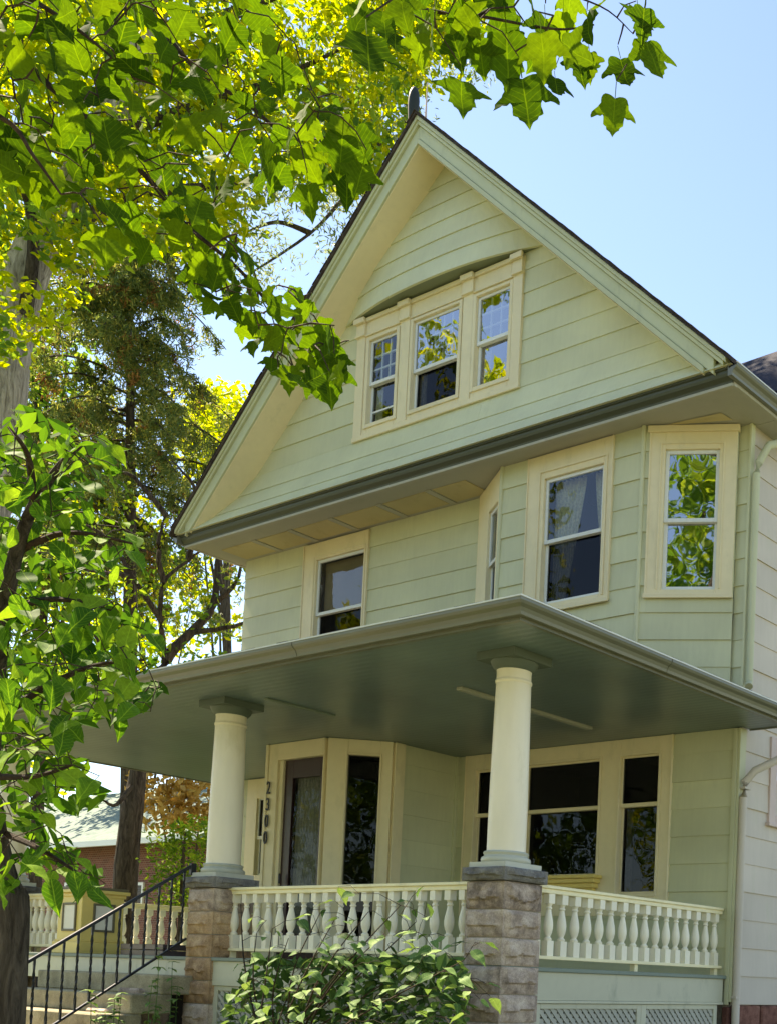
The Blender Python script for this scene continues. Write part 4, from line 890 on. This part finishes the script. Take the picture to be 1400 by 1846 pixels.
def sample_poly(P, n, mind, rnd):
    xs = [p[0] for p in P]; ys = [p[1] for p in P]; pts = []; tries = 0
    while len(pts) < n and tries < n*60:
        tries += 1; x, y = rnd.uniform(min(xs), max(xs)), rnd.uniform(min(ys), max(ys))
        if inpoly(x, y, P) and all((x-a)**2+(y-b)**2 > mind*mind for a, b in pts): pts.append((x, y))
    return pts
def poly3(pts): return [onD(u, v, D) for u, v, D in pts]
def smooth_path(P, sub=5, wob=0.0, rnd=random):
    P = [Vector(p) for p in P]; out = []
    for i in range(len(P)-1):
        p0, p1, p2, p3 = P[max(i-1, 0)], P[i], P[i+1], P[min(i+2, len(P)-1)]
        for k in range(sub):
            t = k/sub; q = 0.5*((2*p1)+(p2-p0)*t+(2*p0-5*p1+4*p2-p3)*t*t+(3*p1-p0-3*p2+p3)*t**3)
            out.append(q+Vector((rnd.uniform(-wob, wob), rnd.uniform(-wob, wob), rnd.uniform(-wob, wob))))
    out.append(P[-1]); return out
def taper(n, a, b): return [a+(b-a)*i/(n-1) for i in range(n)]

TOCAM = lambda p: Vector(CAM)-Vector(p)
def twigs_to(mb, leaves, paths, r=0.0026):
    """join every leaf stalk to the nearest wood: a bough, or a twig already grown"""
    pts = np.array([p for path in paths for p in path], float); L = [np.array(b, float) for b in leaves]
    L.sort(key=lambda b: ((pts-b)**2).sum(1).min()); rr = random.Random(3)
    for b in L:
        k = int(np.argmin(((pts-b)**2).sum(1)+0.8*np.maximum(0, b[2]-pts[:, 2])**2)); a = pts[k]; d = np.linalg.norm(b-a)
        if d < 0.015: continue
        m = (a+b)/2+np.array([rr.uniform(-0.1, 0.1), rr.uniform(-0.1, 0.1), 0.12])*d; mb.tube([a, m, b], [r*1.25, r*1.05, r*0.75], 4)
        pts = np.vstack([pts, m, b*0.8+m*0.2])

# ---- maple whose boughs hang into the top of the view; its trunk stands left of the frame
mp = thing('maple_tree', 'leafy maple boughs with large lobed leaves hanging across the top of the view', 'tree', tuple(onD(-620, 1701, 4.9)[:2])+(-1.6,))
MT = [leaf_mesh('maple', 'leaf_maple', s) for s in range(4)]+[leaf_mesh('maple_b', 'leaf_maple', s+9) for s in range(3)]
tb = np.array(mp.location)
trunk_top = tb+np.array([0.1, 0.05, 6.2])
b1 = smooth_path(poly3([(-200, -40, 4.6), (0, 68, 4.5), (85, 150, 4.45), (190, 245, 4.4), (275, 330, 4.4), (330, 400, 4.4), (420, 475, 4.4), (470, 530, 4.45), (520, 600, 4.5), (560, 650, 4.5)]))
b2 = smooth_path(poly3([(150, -120, 4.9), (255, 0, 4.8), (345, 115, 4.7), (450, 190, 4.65), (520, 245, 4.6), (590, 248, 4.6), (640, 262, 4.6)]))
b3 = smooth_path(poly3([(480, -160, 4.2), (640, -40, 4.1), (760, 15, 4.0), (860, 28, 3.95), (1000, 52, 3.9), (1070, 44, 3.9)]))
b4 = smooth_path(poly3([(860, 28, 3.95), (960, -20, 3.9), (1080, 10, 3.85), (1140, 60, 3.85)]))
b5 = smooth_path(poly3([(-200, 150, 4.2), (0, 210, 4.1), (60, 280, 4.05), (110, 350, 4.05)]))
b6 = smooth_path(poly3([(-100, -90, 4.3), (60, 0, 4.2), (150, 60, 4.15), (210, 110, 4.1)]))
mb = MB(); mb.tube(smooth_path([tb, tb+np.array([0.05, 0, 3]), trunk_top]), taper(11, 0.24, 0.13), 14); mb.build('trunk', 'bark_dark', mp, True)
brs = []
for path, r0, src in ((b1, 0.020, 0.55), (b2, 0.018, 0.7), (b3, 0.014, 1.0), (b4, 0.008, None), (b5, 0.016, 0.5), (b6, 0.016, 0.75)):
    mb = MB(); mb.tube(path, taper(len(path), r0*0.62, r0*0.18), 7)
    if src is not None:
        s = tb+(trunk_top-tb)*src; s[2] = max(s[2], path[0][2]-1.6); mb.tube(smooth_path([s, (Vector(s)+Vector(path[0]))/2+Vector((0, 0, 0.4)), path[0]]), taper(11, 0.05, r0*0.65), 8)
    brs.append(mb.build('branch', 'twig', mp, True))
rnd = random.Random(5)
P1 = [(-20, -20), (440, -20), (520, 120), (640, 225), (672, 300), (640, 365), (575, 320), (520, 360), (440, 330), (400, 420), (330, 470), (200, 470), (150, 380), (80, 330), (-20, 350)]
P2 = [(335, 470), (400, 430), (480, 520), (560, 560), (615, 640), (612, 720), (520, 700), (470, 640), (400, 590), (350, 520)]
P3 = [(640, -20), (880, -20), (1150, -20), (1190, 60), (1180, 110), (1060, 70), (1010, 110), (900, 120), (800, 80), (640, 110)]
spots = [(p, 0) for p in sample_poly(P1, 140, 27, rnd)]+[(p, 0) for p in sample_poly(P2, 44, 22, rnd)]+[(p, 1) for p in sample_poly(P3, 24, 36, rnd)]
bases = [[], []]
allb = [b1, b2, b5, b6]; rightb = [b3, b4]
def leaf_at(u, v, D, L, tipu, tipv, group, face_j=0.5):
    b = onD(u, v, D); t = onD(tipu, tipv, D+rnd.uniform(-0.05, 0.05)); d = Vector(t-b).normalized()
    f = TOCAM(b).normalized()+Vector((rnd.gauss(0, face_j), rnd.gauss(0, face_j), rnd.gauss(0, face_j)+0.25))
    if rnd.random() < 0.45: f = -f
    put_leaf(rnd.choice(MT), b, d, f, L, brs[group]); return Vector(b)-d*L*0.45
for (u, v), g in spots:
    D = rnd.uniform(4.0, 4.7) if g == 0 else rnd.uniform(3.7, 4.1)
    small = v > 430 and g == 0
    L = (rnd.uniform(0.065, 0.09) if small else rnd.uniform(0.075, 0.115)) if g == 0 else rnd.uniform(0.085, 0.115)
    a = rnd.gauss(0.1, 0.6); px = L*FPX/D
    e = leaf_at(u, v-px*0.5, D, L, u+px*math.sin(a), v-px*0.5+px*math.cos(a), 0 if g == 0 and v > 200 else (1 if g == 0 else 2), 0.75); bases[g].append(e)
# the conspicuous single leaves of the photograph: stalk end, tip
for (u, v, tu, tv, D) in ((662, 62, 668, 172, 3.5), (722, 0, 735, 75, 3.6), (752, 60, 760, 128, 3.7), (815, 60, 838, 135, 3.8), (862, 70, 872, 140, 3.8), (830, 146, 832, 226, 3.7), (912, 60, 918, 172, 3.8), (940, 140, 958, 248, 3.8),
                            (975, 60, 985, 150, 3.5), (1000, 140, 1004, 196, 3.9), (1040, 100, 1052, 165, 3.9), (1062, 95, 1066, 150, 3.9), (1118, 105, 1132, 178, 3.9), (1165, 75, 1190, 155, 3.8), (1108, 176, 1102, 250, 3.8), (1150, 20, 1165, 90, 3.8), (690, 20, 700, 90, 3.7), (780, 40, 770, 110, 3.6),
                            (556, 335, 560, 400, 4.2), (625, 310, 628, 385, 4.3), (190, 430, 192, 498, 3.9), (150, 368, 158, 430, 4.0), (640, 230, 665, 300, 4.4), (592, 650, 596, 735, 4.3), (520, 660, 524, 718, 4.3), (565, 590, 590, 660, 4.3), (610, 640, 618, 690, 4.3), (490, 645, 488, 685, 4.4)):
    L = np.linalg.norm(onD(u, v, D)-onD(tu, tv, D))/1.25; bases[1 if u > 640 and v < 300 else 0].append(leaf_at(u, v, D, L, tu, tv, 2 if u > 640 else 1, 0.3))
mb = MB(); twigs_to(mb, bases[0], allb); stuff(mb.build('twigs', 'twig', mp))
mb = MB(); twigs_to(mb, bases[1], rightb); stuff(mb.build('twigs', 'twig', mp))

# ---- generic crown made of many small leaves
def crown_mesh(name, C, size, mat, seed, up=0.5, aspect=0.55, fold=0.25, droop=0.0):
    """C: (n,3) leaf positions -> one mesh of small folded leaves"""
    r = np.random.default_rng(seed); n = len(C)
    z = r.normal(size=(n, 3)); z[:, 2] += up*2; z /= np.linalg.norm(z, axis=1)[:, None]
    y = r.normal(size=(n, 3)); y[:, 2] -= droop*2; y -= (y*z).sum(1)[:, None]*z; y /= np.linalg.norm(y, axis=1)[:, None]; x = np.cross(y, z)
    s = (size*r.uniform(0.6, 1.3, n))[:, None]
    pts = [(0, -0.5, 0), (aspect*0.42, -0.12, fold*0.4), (aspect*0.34, 0.22, fold*0.34), (0, 0.5, 0), (-aspect*0.34, 0.22, fold*0.34), (-aspect*0.42, -0.12, fold*0.4)]
    V = np.concatenate([C+s*(x*a+y*b+z*c) for a, b, c in pts], 1).reshape(-1, 3)
    F = (np.arange(n)[:, None]*6+np.array([0, 1, 2, 3])).tolist()+(np.arange(n)[:, None]*6+np.array([0, 3, 4, 5])).tolist()
    me = bpy.data.meshes.new(name); me.from_pydata(V.tolist(), [], F); me.materials.append(MATS[mat]); return me
def clumps(centres, rad, per, seed, flat=0.7):
    r = np.random.default_rng(seed); out = []
    for c, k in centres:
        n = int(per*k); v = r.normal(size=(n, 3)); v /= np.linalg.norm(v, axis=1)[:, None]; v *= (r.uniform(0.15, 1, n)**0.5)[:, None]*rad*r.uniform(0.7, 1.3); v[:, 2] *= flat
        out.append(np.array(c)+v)
    return np.concatenate(out)
def crown(name, parent, C, size, mat, seed, **kw): return link(bpy.data.objects.new(name, crown_mesh(name, C, size, mat, seed, **kw)), parent)

# ---- near shrub-like tree at the left edge, large pointed oval leaves
st = thing('small_tree', 'small bright green tree with pointed oval leaves at the left edge by the steps', 'tree', tuple(onD(8, 1840, 5.6)[:2])+(-1.5,))
base = np.array(st.location)
t0 = smooth_path([base, onD(12, 1700, 5.6), onD(4, 1590, 5.6), onD(-20, 1400, 5.5), onD(0, 1150, 5.3), onD(40, 960, 5.1), onD(100, 850, 4.9), onD(150, 800, 4.8)])
MB().tube(t0, [0.078]*8+[0.075, 0.07, 0.06, 0.05]+taper(len(t0)-12, 0.045, 0.005), 10).build('trunk', 'bark_dark', st, True)
sb = [t0[14:]]
for P in ([(-10, 1300, 5.4), (80, 1240, 5.2), (170, 1200, 5.0), (260, 1190, 4.9)], [(-20, 1400, 5.5), (60, 1400, 5.2), (130, 1380, 5.0)], [(0, 1500, 5.6), (70, 1530, 5.3), (150, 1580, 5.1)], [(20, 1000, 5.2), (120, 960, 5.0), (240, 980, 4.9)], [(60, 900, 5.0), (50, 820, 4.8), (15, 770, 4.7)], [(10, 1100, 5.3), (100, 1080, 5.0), (200, 1100, 4.9)]):
    p = smooth_path(poly3(P)); MB().tube(p, taper(len(p), 0.016, 0.004), 6).build('branch', 'twig', st, True); sb.append(p)
SH = [leaf_mesh('oval', 'leaf_shrub', 30+s, 0.25) for s in range(6)]
PS = [(-20, 790), (40, 735), (90, 760), (215, 800), (222, 850), (150, 870), (180, 930), (250, 950), (255, 1000), (170, 1050), (260, 1120), (305, 1215), (255, 1290), (140, 1310), (120, 1330), (175, 1400), (180, 1450), (90, 1470), (150, 1540), (205, 1600), (140, 1600), (60, 1585), (-20, 1605)]
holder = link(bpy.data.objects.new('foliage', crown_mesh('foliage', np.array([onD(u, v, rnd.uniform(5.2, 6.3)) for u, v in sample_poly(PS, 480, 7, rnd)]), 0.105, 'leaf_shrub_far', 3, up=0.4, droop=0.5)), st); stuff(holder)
ends = []
for u, v in sample_poly(PS, 250, 13, rnd):
    D = rnd.uniform(4.6, 5.5); L = rnd.uniform(0.07, 0.125); b = onD(u, v, D); d = Vector((rnd.uniform(-0.2, 1.0), rnd.uniform(-0.9, 0.3), rnd.uniform(-0.9, -0.1))).normalized()
    put_leaf(rnd.choice(SH), b, d, Vector((rnd.gauss(0, 0.5), rnd.gauss(0, 0.5)-0.2, 1)), L, st); ends.append(Vector(b)-d*L*0.25)
mb = MB(); twigs_to(mb, ends, sb, 0.002); stuff(mb.build('twigs', 'twig', st))

# ---- bush in front of the porch rail
bu = thing('front_bush', 'leafy green bush growing in front of the porch balustrade between the two stone piers', 'bush', (-1.6, -1.0, GZ))
BL = [leaf_mesh('oval', 'leaf_bush', 60+s, 0.15) for s in range(6)]
PB = [(440, 1745), (500, 1700), (560, 1715), (590, 1660), (620, 1650), (650, 1700), (700, 1685), (745, 1670), (770, 1680), (800, 1720), (835, 1740), (850, 1790), (840, 1830), (850, 1900), (395, 1900), (400, 1830), (415, 1790)]
root = np.array([-1.6, -1.0, GZ-0.05]); bb = []
for k in range(15):
    u = 420+430*(k+0.5)/15; v = 1720+rnd.uniform(-90, 60); tip = onY(u, v, rnd.uniform(-1.3, -0.6)); p = smooth_path([root+np.array([rnd.uniform(-0.5, 0.5), rnd.uniform(-0.2, 0.2), 0]), (root*0.45+tip*0.55)+np.array([0, -0.05, 0.05]), tip]); MB().tube(p, taper(len(p), 0.011, 0.003), 5).build('stem', 'twig', bu); bb.append(p)
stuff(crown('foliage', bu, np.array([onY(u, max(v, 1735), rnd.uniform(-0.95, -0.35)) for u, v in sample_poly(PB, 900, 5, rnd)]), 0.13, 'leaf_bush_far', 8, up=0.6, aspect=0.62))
ends = []
for u, v in sample_poly(PB, 250, 14, rnd)+[(540, 1660), (560, 1650), (585, 1640), (600, 1625), (640, 1660), (690, 1655), (720, 1650), (745, 1640), (770, 1655), (800, 1690), (480, 1690), (500, 1680), (455, 1720), (430, 1740), (820, 1705), (770, 1630), (868, 1700), (850, 1715), (880, 1775), (865, 1805), (885, 1800), (840, 1700), (455, 1655), (478, 1660), (612, 1602), (636, 1612), (760, 1600), (735, 1625)]:
    b = onY(u, v, rnd.uniform(-1.5, -0.55)); a = rnd.uniform(0, 6.28); d = Vector((math.cos(a), math.sin(a)-0.25, rnd.uniform(-0.55, 0.1))).normalized(); L = rnd.uniform(0.085, 0.145)
    put_leaf(rnd.choice(BL), b, d, Vector((rnd.gauss(0, 0.4), rnd.gauss(0, 0.4)-0.3, 1)), L, bu); ends.append(Vector(b)-d*L*0.15)
mb = MB(); twigs_to(mb, ends, bb, 0.002); stuff(mb.build('twigs', 'twig', bu))
# ---- weeds beside the steps
wd = thing('weed_plant', 'thin leafy weeds sprouting beside the steps in front of the handrail', 'weeds', (-3.75, -1.3, GZ))
ends = []
for k in range(9):
    u = rnd.uniform(150, 330); v = rnd.uniform(1700, 1790) if k < 4 else rnd.uniform(1770, 1830); tip = onX(u, v, rnd.uniform(-3.75, -3.5)); p = smooth_path([(tip[0]+rnd.uniform(-0.1, 0.1), tip[1]+rnd.uniform(-0.1, 0.1), GZ), (tip[0]+rnd.uniform(-0.04, 0.04), tip[1], (GZ+tip[2])/2), tip]); MB().tube(p, taper(len(p), 0.006, 0.002), 5).build('stem', 'leaf_bush_far', wd)
    for q in p[3:]:
        for _ in range(3):
            a = rnd.uniform(0, 6.28); d = Vector((math.cos(a), math.sin(a), rnd.uniform(-0.3, 0.3))); put_leaf(rnd.choice(BL), q, d, Vector((0, 0, 1)), rnd.uniform(0.05, 0.085), wd)

# ---- tall sunlit tree with the pale trunk, left of the house
tt = thing('tall_tree', 'tall sunlit tree with pale leaning trunk and yellow-green crown left of the house', 'tree', tuple(onD(-40, 1700, 19)[:2])+(GZ,))
tp = smooth_path([np.array(tt.location), onD(-42, 1000, 19.2), onD(-8, 780, 19.2), onD(22, 570, 19.2), onD(85, 410, 19.2), onD(190, 240, 19.2), onD(275, 30, 19.2), onD(330, -200, 19.2)])
MB().tube(tp, taper(len(tp), 0.40, 0.14), 16).build('trunk', 'bark_pale', tt, True)
for P in ([(45, 570, 19), (60, 420, 18.7), (20, 250, 18.5), (-40, 60, 18.5)], [(200, 240, 19.3), (330, 200, 18.9), (480, 150, 18.5), (610, 90, 18.5)], [(260, 80, 19.5), (420, 20, 19.1), (600, -40, 18.7)], [(115, 410, 19.1), (260, 350, 18.9), (420, 330, 18.5), (560, 290, 18.3)], [(560, 290, 18.3), (650, 270, 18.1), (700, 250, 18.1)]):
    p = smooth_path(poly3(P)); MB().tube(p, taper(len(p), 0.10, 0.02), 8).build('branch', 'bark_dark', tt, True)
rn = random.Random(21); cc = []
PT = [(-60, -60), (900, -60), (880, 20), (760, 120), (700, 215), (690, 300), (640, 330), (560, 320), (500, 290), (440, 330), (430, 420), (300, 420), (150, 400), (100, 560), (-60, 640)]
for u, v in sample_poly(PT, 150, 38, rn): cc.append((onD(u, v, rn.uniform(17.2, 21.5)), rn.uniform(0.5, 1.3)))
crown('crown', tt, clumps(cc, 0.50, 125, 4), 0.15, 'leaf_gold', 5, up=0.35)
cc = [(onD(u, v, rn.uniform(17, 21)), rn.uniform(0.4, 1.0)) for u, v in sample_poly(PT, 70, 55, rn)]
crown('crown', tt, clumps(cc, 0.58, 110, 6), 0.145, 'leaf_green', 7, up=0.35)
# ---- locust-like tree with fine dusty leaves behind the gable
lt = thing('locust_tree', 'tree with fine dusty green leaflets behind the left slope of the gable', 'tree', tuple(onD(700, 1700, 24)[:2])+(GZ,))
tp = smooth_path([np.array(lt.location), onD(712, 900, 24), onD(730, 330, 22), onD(744, 190, 21), onD(752, 60, 21)]); MB().tube(tp, taper(len(tp), 0.2, 0.10), 10).build('trunk', 'bark_dark', lt, True)
for P in ([(735, 300, 22), (640, 340, 21.5), (560, 420, 21), (440, 500, 21)], [(744, 190, 21), (640, 140, 21), (520, 100, 20)], [(748, 120, 21), (840, 60, 21)], [(560, 420, 21), (500, 400, 21), (440, 420, 21)], [(735, 300, 22), (690, 360, 21), (640, 430, 21), (610, 470, 21)]):
    p = smooth_path(poly3(P)); MB().tube(p, taper(len(p), 0.05, 0.012), 6).build('branch', 'bark_dark', lt, True)
PL = [(520, 80), (900, -40), (860, 150), (780, 150), (700, 300), (640, 440), (600, 470), (585, 430), (600, 340), (520, 360), (460, 400), (520, 480), (470, 540), (400, 480), (380, 360), (450, 300)]
cc = [(onD(u, v, rn.uniform(19, 23)), rn.uniform(0.5, 1.2)) for u, v in sample_poly(PL, 90, 30, rn)]
crown('crown', lt, clumps(cc, 0.42, 110, 16), 0.105, 'leaf_dusty', 17, up=0.2, aspect=0.3, droop=0.5)
cc = [(onD(u, v, rn.uniform(17, 20)), rn.uniform(0.5, 1.2)) for u, v in sample_poly([(560, -40), (880, -40), (860, 60), (740, 140), (660, 200), (640, 100)], 30, 34, rn)]
crown('crown', lt, clumps(cc, 0.42, 90, 18), 0.13, 'leaf_gold', 19, up=0.3)

# ---- spruce
sp = thing('spruce_tree', 'dark drooping spruce with some browned needles between the pale trunk and the house', 'tree', tuple(onD(235, 1700, 25)[:2])+(GZ,))
ax = lambda v: onD(235, v, 25)
MB().tube([np.array(sp.location), ax(1100), ax(700), ax(330)], [0.16, 0.12, 0.07, 0.02], 10).build('trunk', 'bark_dark', sp, True)
rs = np.random.default_rng(33); C1 = []; C2 = []; mbB = MB()
for k in range(78):
    v = 380+620*(k/78)**0.9; o = ax(v); a = rs.uniform(0, 2*math.pi); L = 1.42*(0.5+1.35*((v-330)/600)**0.7)*rs.uniform(0.7, 1.15)
    tip = o+np.array([math.cos(a)*L, math.sin(a)*L, -0.32*L]); mid = o+np.array([math.cos(a)*L*0.5, math.sin(a)*L*0.5, 0.02*L]); p = smooth_path([o, mid, tip], 4); mbB.tube(p, taper(len(p), 0.03, 0.008), 4)
    for q in range(21):
        t = rs.uniform(0.25, 1.0); c = np.array(p[min(int(t*(len(p)-1)), len(p)-1)]); side = rs.normal(size=2)*0.22; n = 46; hang = rs.uniform(0.2, 0.7)
        s = rs.uniform(0, 1, n); pts = c+np.stack([side[0]*s+rs.normal(size=n)*0.05, side[1]*s+rs.normal(size=n)*0.05, -hang*s+rs.normal(size=n)*0.03], 1)
        (C2 if rs.uniform() < 0.08 else C1).append(pts)
mbB.build('branches', 'bark_dark', sp)
crown('needles', sp, np.concatenate(C1), 0.12, 'needle', 34, up=0.0, aspect=0.22, droop=0.6); crown('needles', sp, np.concatenate(C2), 0.115, 'needle_dead', 35, up=0.0, aspect=0.22, droop=0.6)

# ---- gnarled tree behind the left end of the porch, seen under and over its roof
gt = thing('gnarled_tree', 'sparse tree with bare crooked branches behind the left end of the porch', 'tree', tuple(onD(228, 1620, 21.5)[:2])+(GZ,))
g0 = smooth_path([np.array(gt.location), onD(228, 1560, 21.5), onD(248, 1400, 21.5), onD(262, 1300, 21.5), onD(300, 1190, 21.5), onD(345, 1140, 21.5), onD(385, 1090, 21.6), onD(395, 1000, 21.7), onD(420, 960, 21.8)])
MB().tube(g0, [0.18]*6+[0.17, 0.165, 0.16, 0.14, 0.125]+taper(len(g0)-11, 0.11, 0.03), 10).build('trunk', 'bark_dark', gt, True)
for P in ([(300, 1190, 21.5), (290, 1120, 21.3), (295, 1050, 21.2), (340, 1010, 21.2), (375, 985, 21.2)], [(345, 1140, 21.5), (420, 1130, 21.2), (460, 1110, 21)], [(290, 1120, 21.3), (240, 1040, 21.1), (180, 960, 21), (90, 930, 20.8)], [(295, 1050, 21.2), (285, 980, 21), (300, 930, 21)], [(240, 1040, 21.1), (170, 1030, 21), (110, 1010, 21)], [(385, 1090, 21.6), (425, 1050, 21.5), (440, 990, 21.4)], [(262, 1300, 21.5), (200, 1200, 21.3), (150, 1100, 21.1)], [(248, 1400, 21.5), (210, 1450, 21.2), (180, 1440, 21)], [(340, 1010, 21.2), (360, 900, 21), (310, 830, 21)], [(300, 930, 21), (240, 860, 21), (200, 850, 21)]):
    p = smooth_path(poly3(P), 5, 0.012, rn); MB().tube(p, taper(len(p), 0.05, 0.012), 7).build('branch', 'bark_dark', gt, True)
PG = [(90, 900), (200, 880), (280, 900), (440, 1000), (440, 1180), (300, 1220), (120, 1250), (60, 1100)]
cc = [(onD(u, v, rn.uniform(20.5, 22.5)), rn.uniform(0.2, 0.8)) for u, v in sample_poly(PG, 34, 40, rn)]
crown('crown', gt, clumps(cc, 0.32, 65, 41), 0.11, 'leaf_green', 42, up=0.3)
cc = [(onD(u, v, rn.uniform(22, 23.5)), rn.uniform(0.2, 0.7)) for u, v in sample_poly(PG, 20, 50, rn)]
crown('crown', gt, clumps(cc, 0.32, 60, 43), 0.12, 'leaf_gold', 44, up=0.3)
# ---- background trees
def back_tree(name, label, u, D, poly, n, rad, per, size, mat, seed, group='trees behind the left side of the house'):
    t = thing(name, label, 'tree', tuple(onD(u, 1700, D)[:2])+(GZ,), group); r = random.Random(seed)
    top = onD(u, min(p[1] for p in poly)+60, D); tp = smooth_path([np.array(t.location), (np.array(t.location)+top)/2+np.array([0.2, 0.1, 0]), top], 6); MB().tube(tp, taper(len(tp), 0.0055*D, 0.03), 8).build('trunk', 'bark_dark', t, True)
    cs = [(onD(a, b, D*r.uniform(0.93, 1.07)), r.uniform(0.5, 1.2)) for a, b in sample_poly(poly, n, 18, r)]
    mb = MB()
    for c, k in cs[::3]: q = tp[r.randrange(4, len(tp))]; mb.tube([q, (Vector(q)+Vector(c))/2+Vector((0, 0, 0.2)), c], [0.05, 0.03, 0.012], 5)
    mb.build('limbs', 'bark_dark', t)
    crown('crown', t, clumps(cs, rad, per, seed+1), size, mat, seed+2, up=0.3)
back_tree('leafy_tree', 'golden leafy tree between the spruce and the roof edge', 400, 34, [(345, 720), (400, 700), (450, 720), (440, 800), (400, 860), (340, 850), (330, 780)], 26, 0.7, 120, 0.21, 'leaf_gold', 51)
back_tree('leafy_tree', 'mid green leafy tree filling the far left behind the small tree', 60, 29, [(-80, 620), (90, 560), (160, 700), (220, 850), (260, 1000), (200, 1250), (120, 1330), (-80, 1380)], 70, 0.75, 110, 0.2, 'leaf_green', 61)
back_tree('leafy_tree', 'loose yellow-green tree far behind the bare crooked branches', 250, 42, [(100, 900), (300, 880), (440, 1060), (430, 1190), (260, 1250), (150, 1400), (60, 1420), (60, 1000)], 46, 0.85, 90, 0.27, 'leaf_gold', 71)
rb = thing('rust_shrub', 'rust and yellow leaved shrub beyond the porch under the roof edge', 'shrub', tuple(onD(330, 1600, 23.5)[:2])+(GZ,))
for k in range(6):
    p = smooth_path([np.array(rb.location), onD(300+k*14, 1520, 23.5), onD(270+k*22, 1420, 23.5)]); MB().tube(p, taper(len(p), 0.03, 0.006), 5).build('stem', 'bark_dark', rb)
cc = [(onD(u, v, rn.uniform(22.8, 24)), rn.uniform(0.5, 1.1)) for u, v in sample_poly([(255, 1410), (380, 1390), (385, 1490), (270, 1490)], 26, 18, rn)]; crown('crown', rb, clumps(cc, 0.34, 60, 81), 0.15, 'leaf_rust', 82, up=0.2)
yw = thing('evergreen_shrub', 'green evergreen shrub beyond the porch beside the column base', 'shrub', tuple(onD(330, 1600, 20.6)[:2])+(GZ,))
MB().tube(smooth_path([np.array(yw.location), onD(330, 1560, 20.6), onD(335, 1500, 20.6)]), taper(11, 0.05, 0.01), 6).build('stem', 'bark_dark', yw)
cc = [(onD(u, v, rn.uniform(20.2, 21)), rn.uniform(0.5, 1.1)) for u, v in sample_poly([(275, 1520), (340, 1480), (380, 1480), (385, 1640), (290, 1640)], 34, 16, rn)]; crown('crown', yw, clumps(cc, 0.28, 60, 83), 0.11, 'leaf_green', 84, up=0.2, aspect=0.35)

# ---- neighbouring brick house with the pale roof
nh = thing('brick_house', 'neighbouring red brick house with a pale green roof beyond the porch', 'house', (-17, 12, GZ))
YN = 9.0; ez = onY(225, 1518, YN)[2]; xa, xb = onY(20, 1520, YN)[0]-6, onY(345, 1530, YN)[0]+0.6
MB().box((xa, YN, GZ-0.2), (xb, YN+7, ez)).build('wall', 'brick_red', nh)
rz = onY(120, 1440, YN+3.5)[2]
MB().hexa([(xa-0.5, YN-0.5, ez-0.05), (xb+0.5, YN-0.5, ez-0.05), (xb+0.5, YN-0.5, ez-0.15), (xa-0.5, YN-0.5, ez-0.15), (xa-0.5, YN+3.5, rz), (xb+0.5, YN+3.5, rz), (xb+0.5, YN+3.5, rz-0.1), (xa-0.5, YN+3.5, rz-0.1)]).build('roof', 'pale_roof', nh)
MB().hexa([(xa-0.5, YN+7.5, ez-0.05), (xb+0.5, YN+7.5, ez-0.05), (xb+0.5, YN+7.5, ez-0.15), (xa-0.5, YN+7.5, ez-0.15), (xa-0.5, YN+3.5, rz), (xb+0.5, YN+3.5, rz), (xb+0.5, YN+3.5, rz-0.1), (xa-0.5, YN+3.5, rz-0.1)]).build('roof', 'pale_roof', nh)
MB().box((xa-0.5, YN-0.56, ez-0.17), (xb+0.5, YN-0.48, ez-0.03)).build('gutter', 'gutter_lip', nh)
for u0, u1 in ((240, 262), (120, 160)):
    a, b = onY(u0, 1590, YN)[0], onY(u1, 1590, YN)[0]; fN = Face((a, YN), (b, YN)); mb = MB(); frame(fN, mb, 0, fN.L, onY(u0, 1640, YN)[2], onY(u0, 1592, YN)[2], 0.07, 0.07, 0.07, 0.07, 0, 0.05); wn = mb.build('window', 'gutter_lip', nh); pane(fN, wn, 0.06, fN.L-0.06, onY(u0, 1640, YN)[2]+0.05, onY(u0, 1592, YN)[2]-0.05, 0.01, 'glass_dark')

# ---- trees across the street, behind the camera: they show in the window reflections
def street_tree(x, y, h, w, seed, mat, label, me=None):
    t = thing('street_tree', label, 'tree', (x, y, -1.8), 'trees across the street'); r = np.random.default_rng(seed)
    tp = smooth_path([(x, y, -1.8), (x+0.2, y, h*0.4), (x, y+0.2, h*0.8)], 5); MB().tube(tp, taper(len(tp), 0.35, 0.06), 8).build('trunk', 'bark_dark', t, True)
    cs = []
    for k in range(75):
        v = r.normal(size=3); v /= np.linalg.norm(v); v *= r.uniform(0.35, 1)**0.6; cs.append(((x+v[0]*w, y+v[1]*w, h*0.56+v[2]*h*0.44), r.uniform(0.6, 1.3)))
    crown('crown', t, clumps(cs, 1.0, 75, seed+1), 0.34, mat, seed+2, up=0.3)
row = [(-23, -30, 17, 5.0, 91, 'leaf_gold', 'golden tree across the street in the left gable window reflection'), (-11, -32, 17, 5.0, 94, 'leaf_green', 'green tree across the street reflected low in the gable windows'),
       (4.2, -15.5, 15.5, 3.4, 97, 'leaf_green', 'leafy street tree reflected in the angled bay window at right'), (-36, -24, 20, 5.2, 103, 'leaf_green', 'tall green tree far down the street reflected in the porch windows'), (13, -30, 15, 4.6, 99, 'leaf_green', 'green tree across the street right of the leafy street tree')]
row += [(-16.5, -8.5, 20, 3.8, 161, 'leaf_gold', 'tall golden tree down the pavement reflected in the middle gable window')]
row += [(x, y, h, 4.4, 120+5*k, 'leaf_green', 'one of the low green trees in the row across the street') for k, (x, y, h) in enumerate(((-46, -23, 12), (-29, -23, 11), (-17, -24, 11.5), (-6, -24, 11), (2, -25, 12), (10, -24, 11), (18, -23, 12), (26, -20, 13)))]  # unseen low row, added to block low sky light from the porch
for x, y, h, w, sd_, mt, lb in row: street_tree(x, y, h, w, sd_, mt, lb)
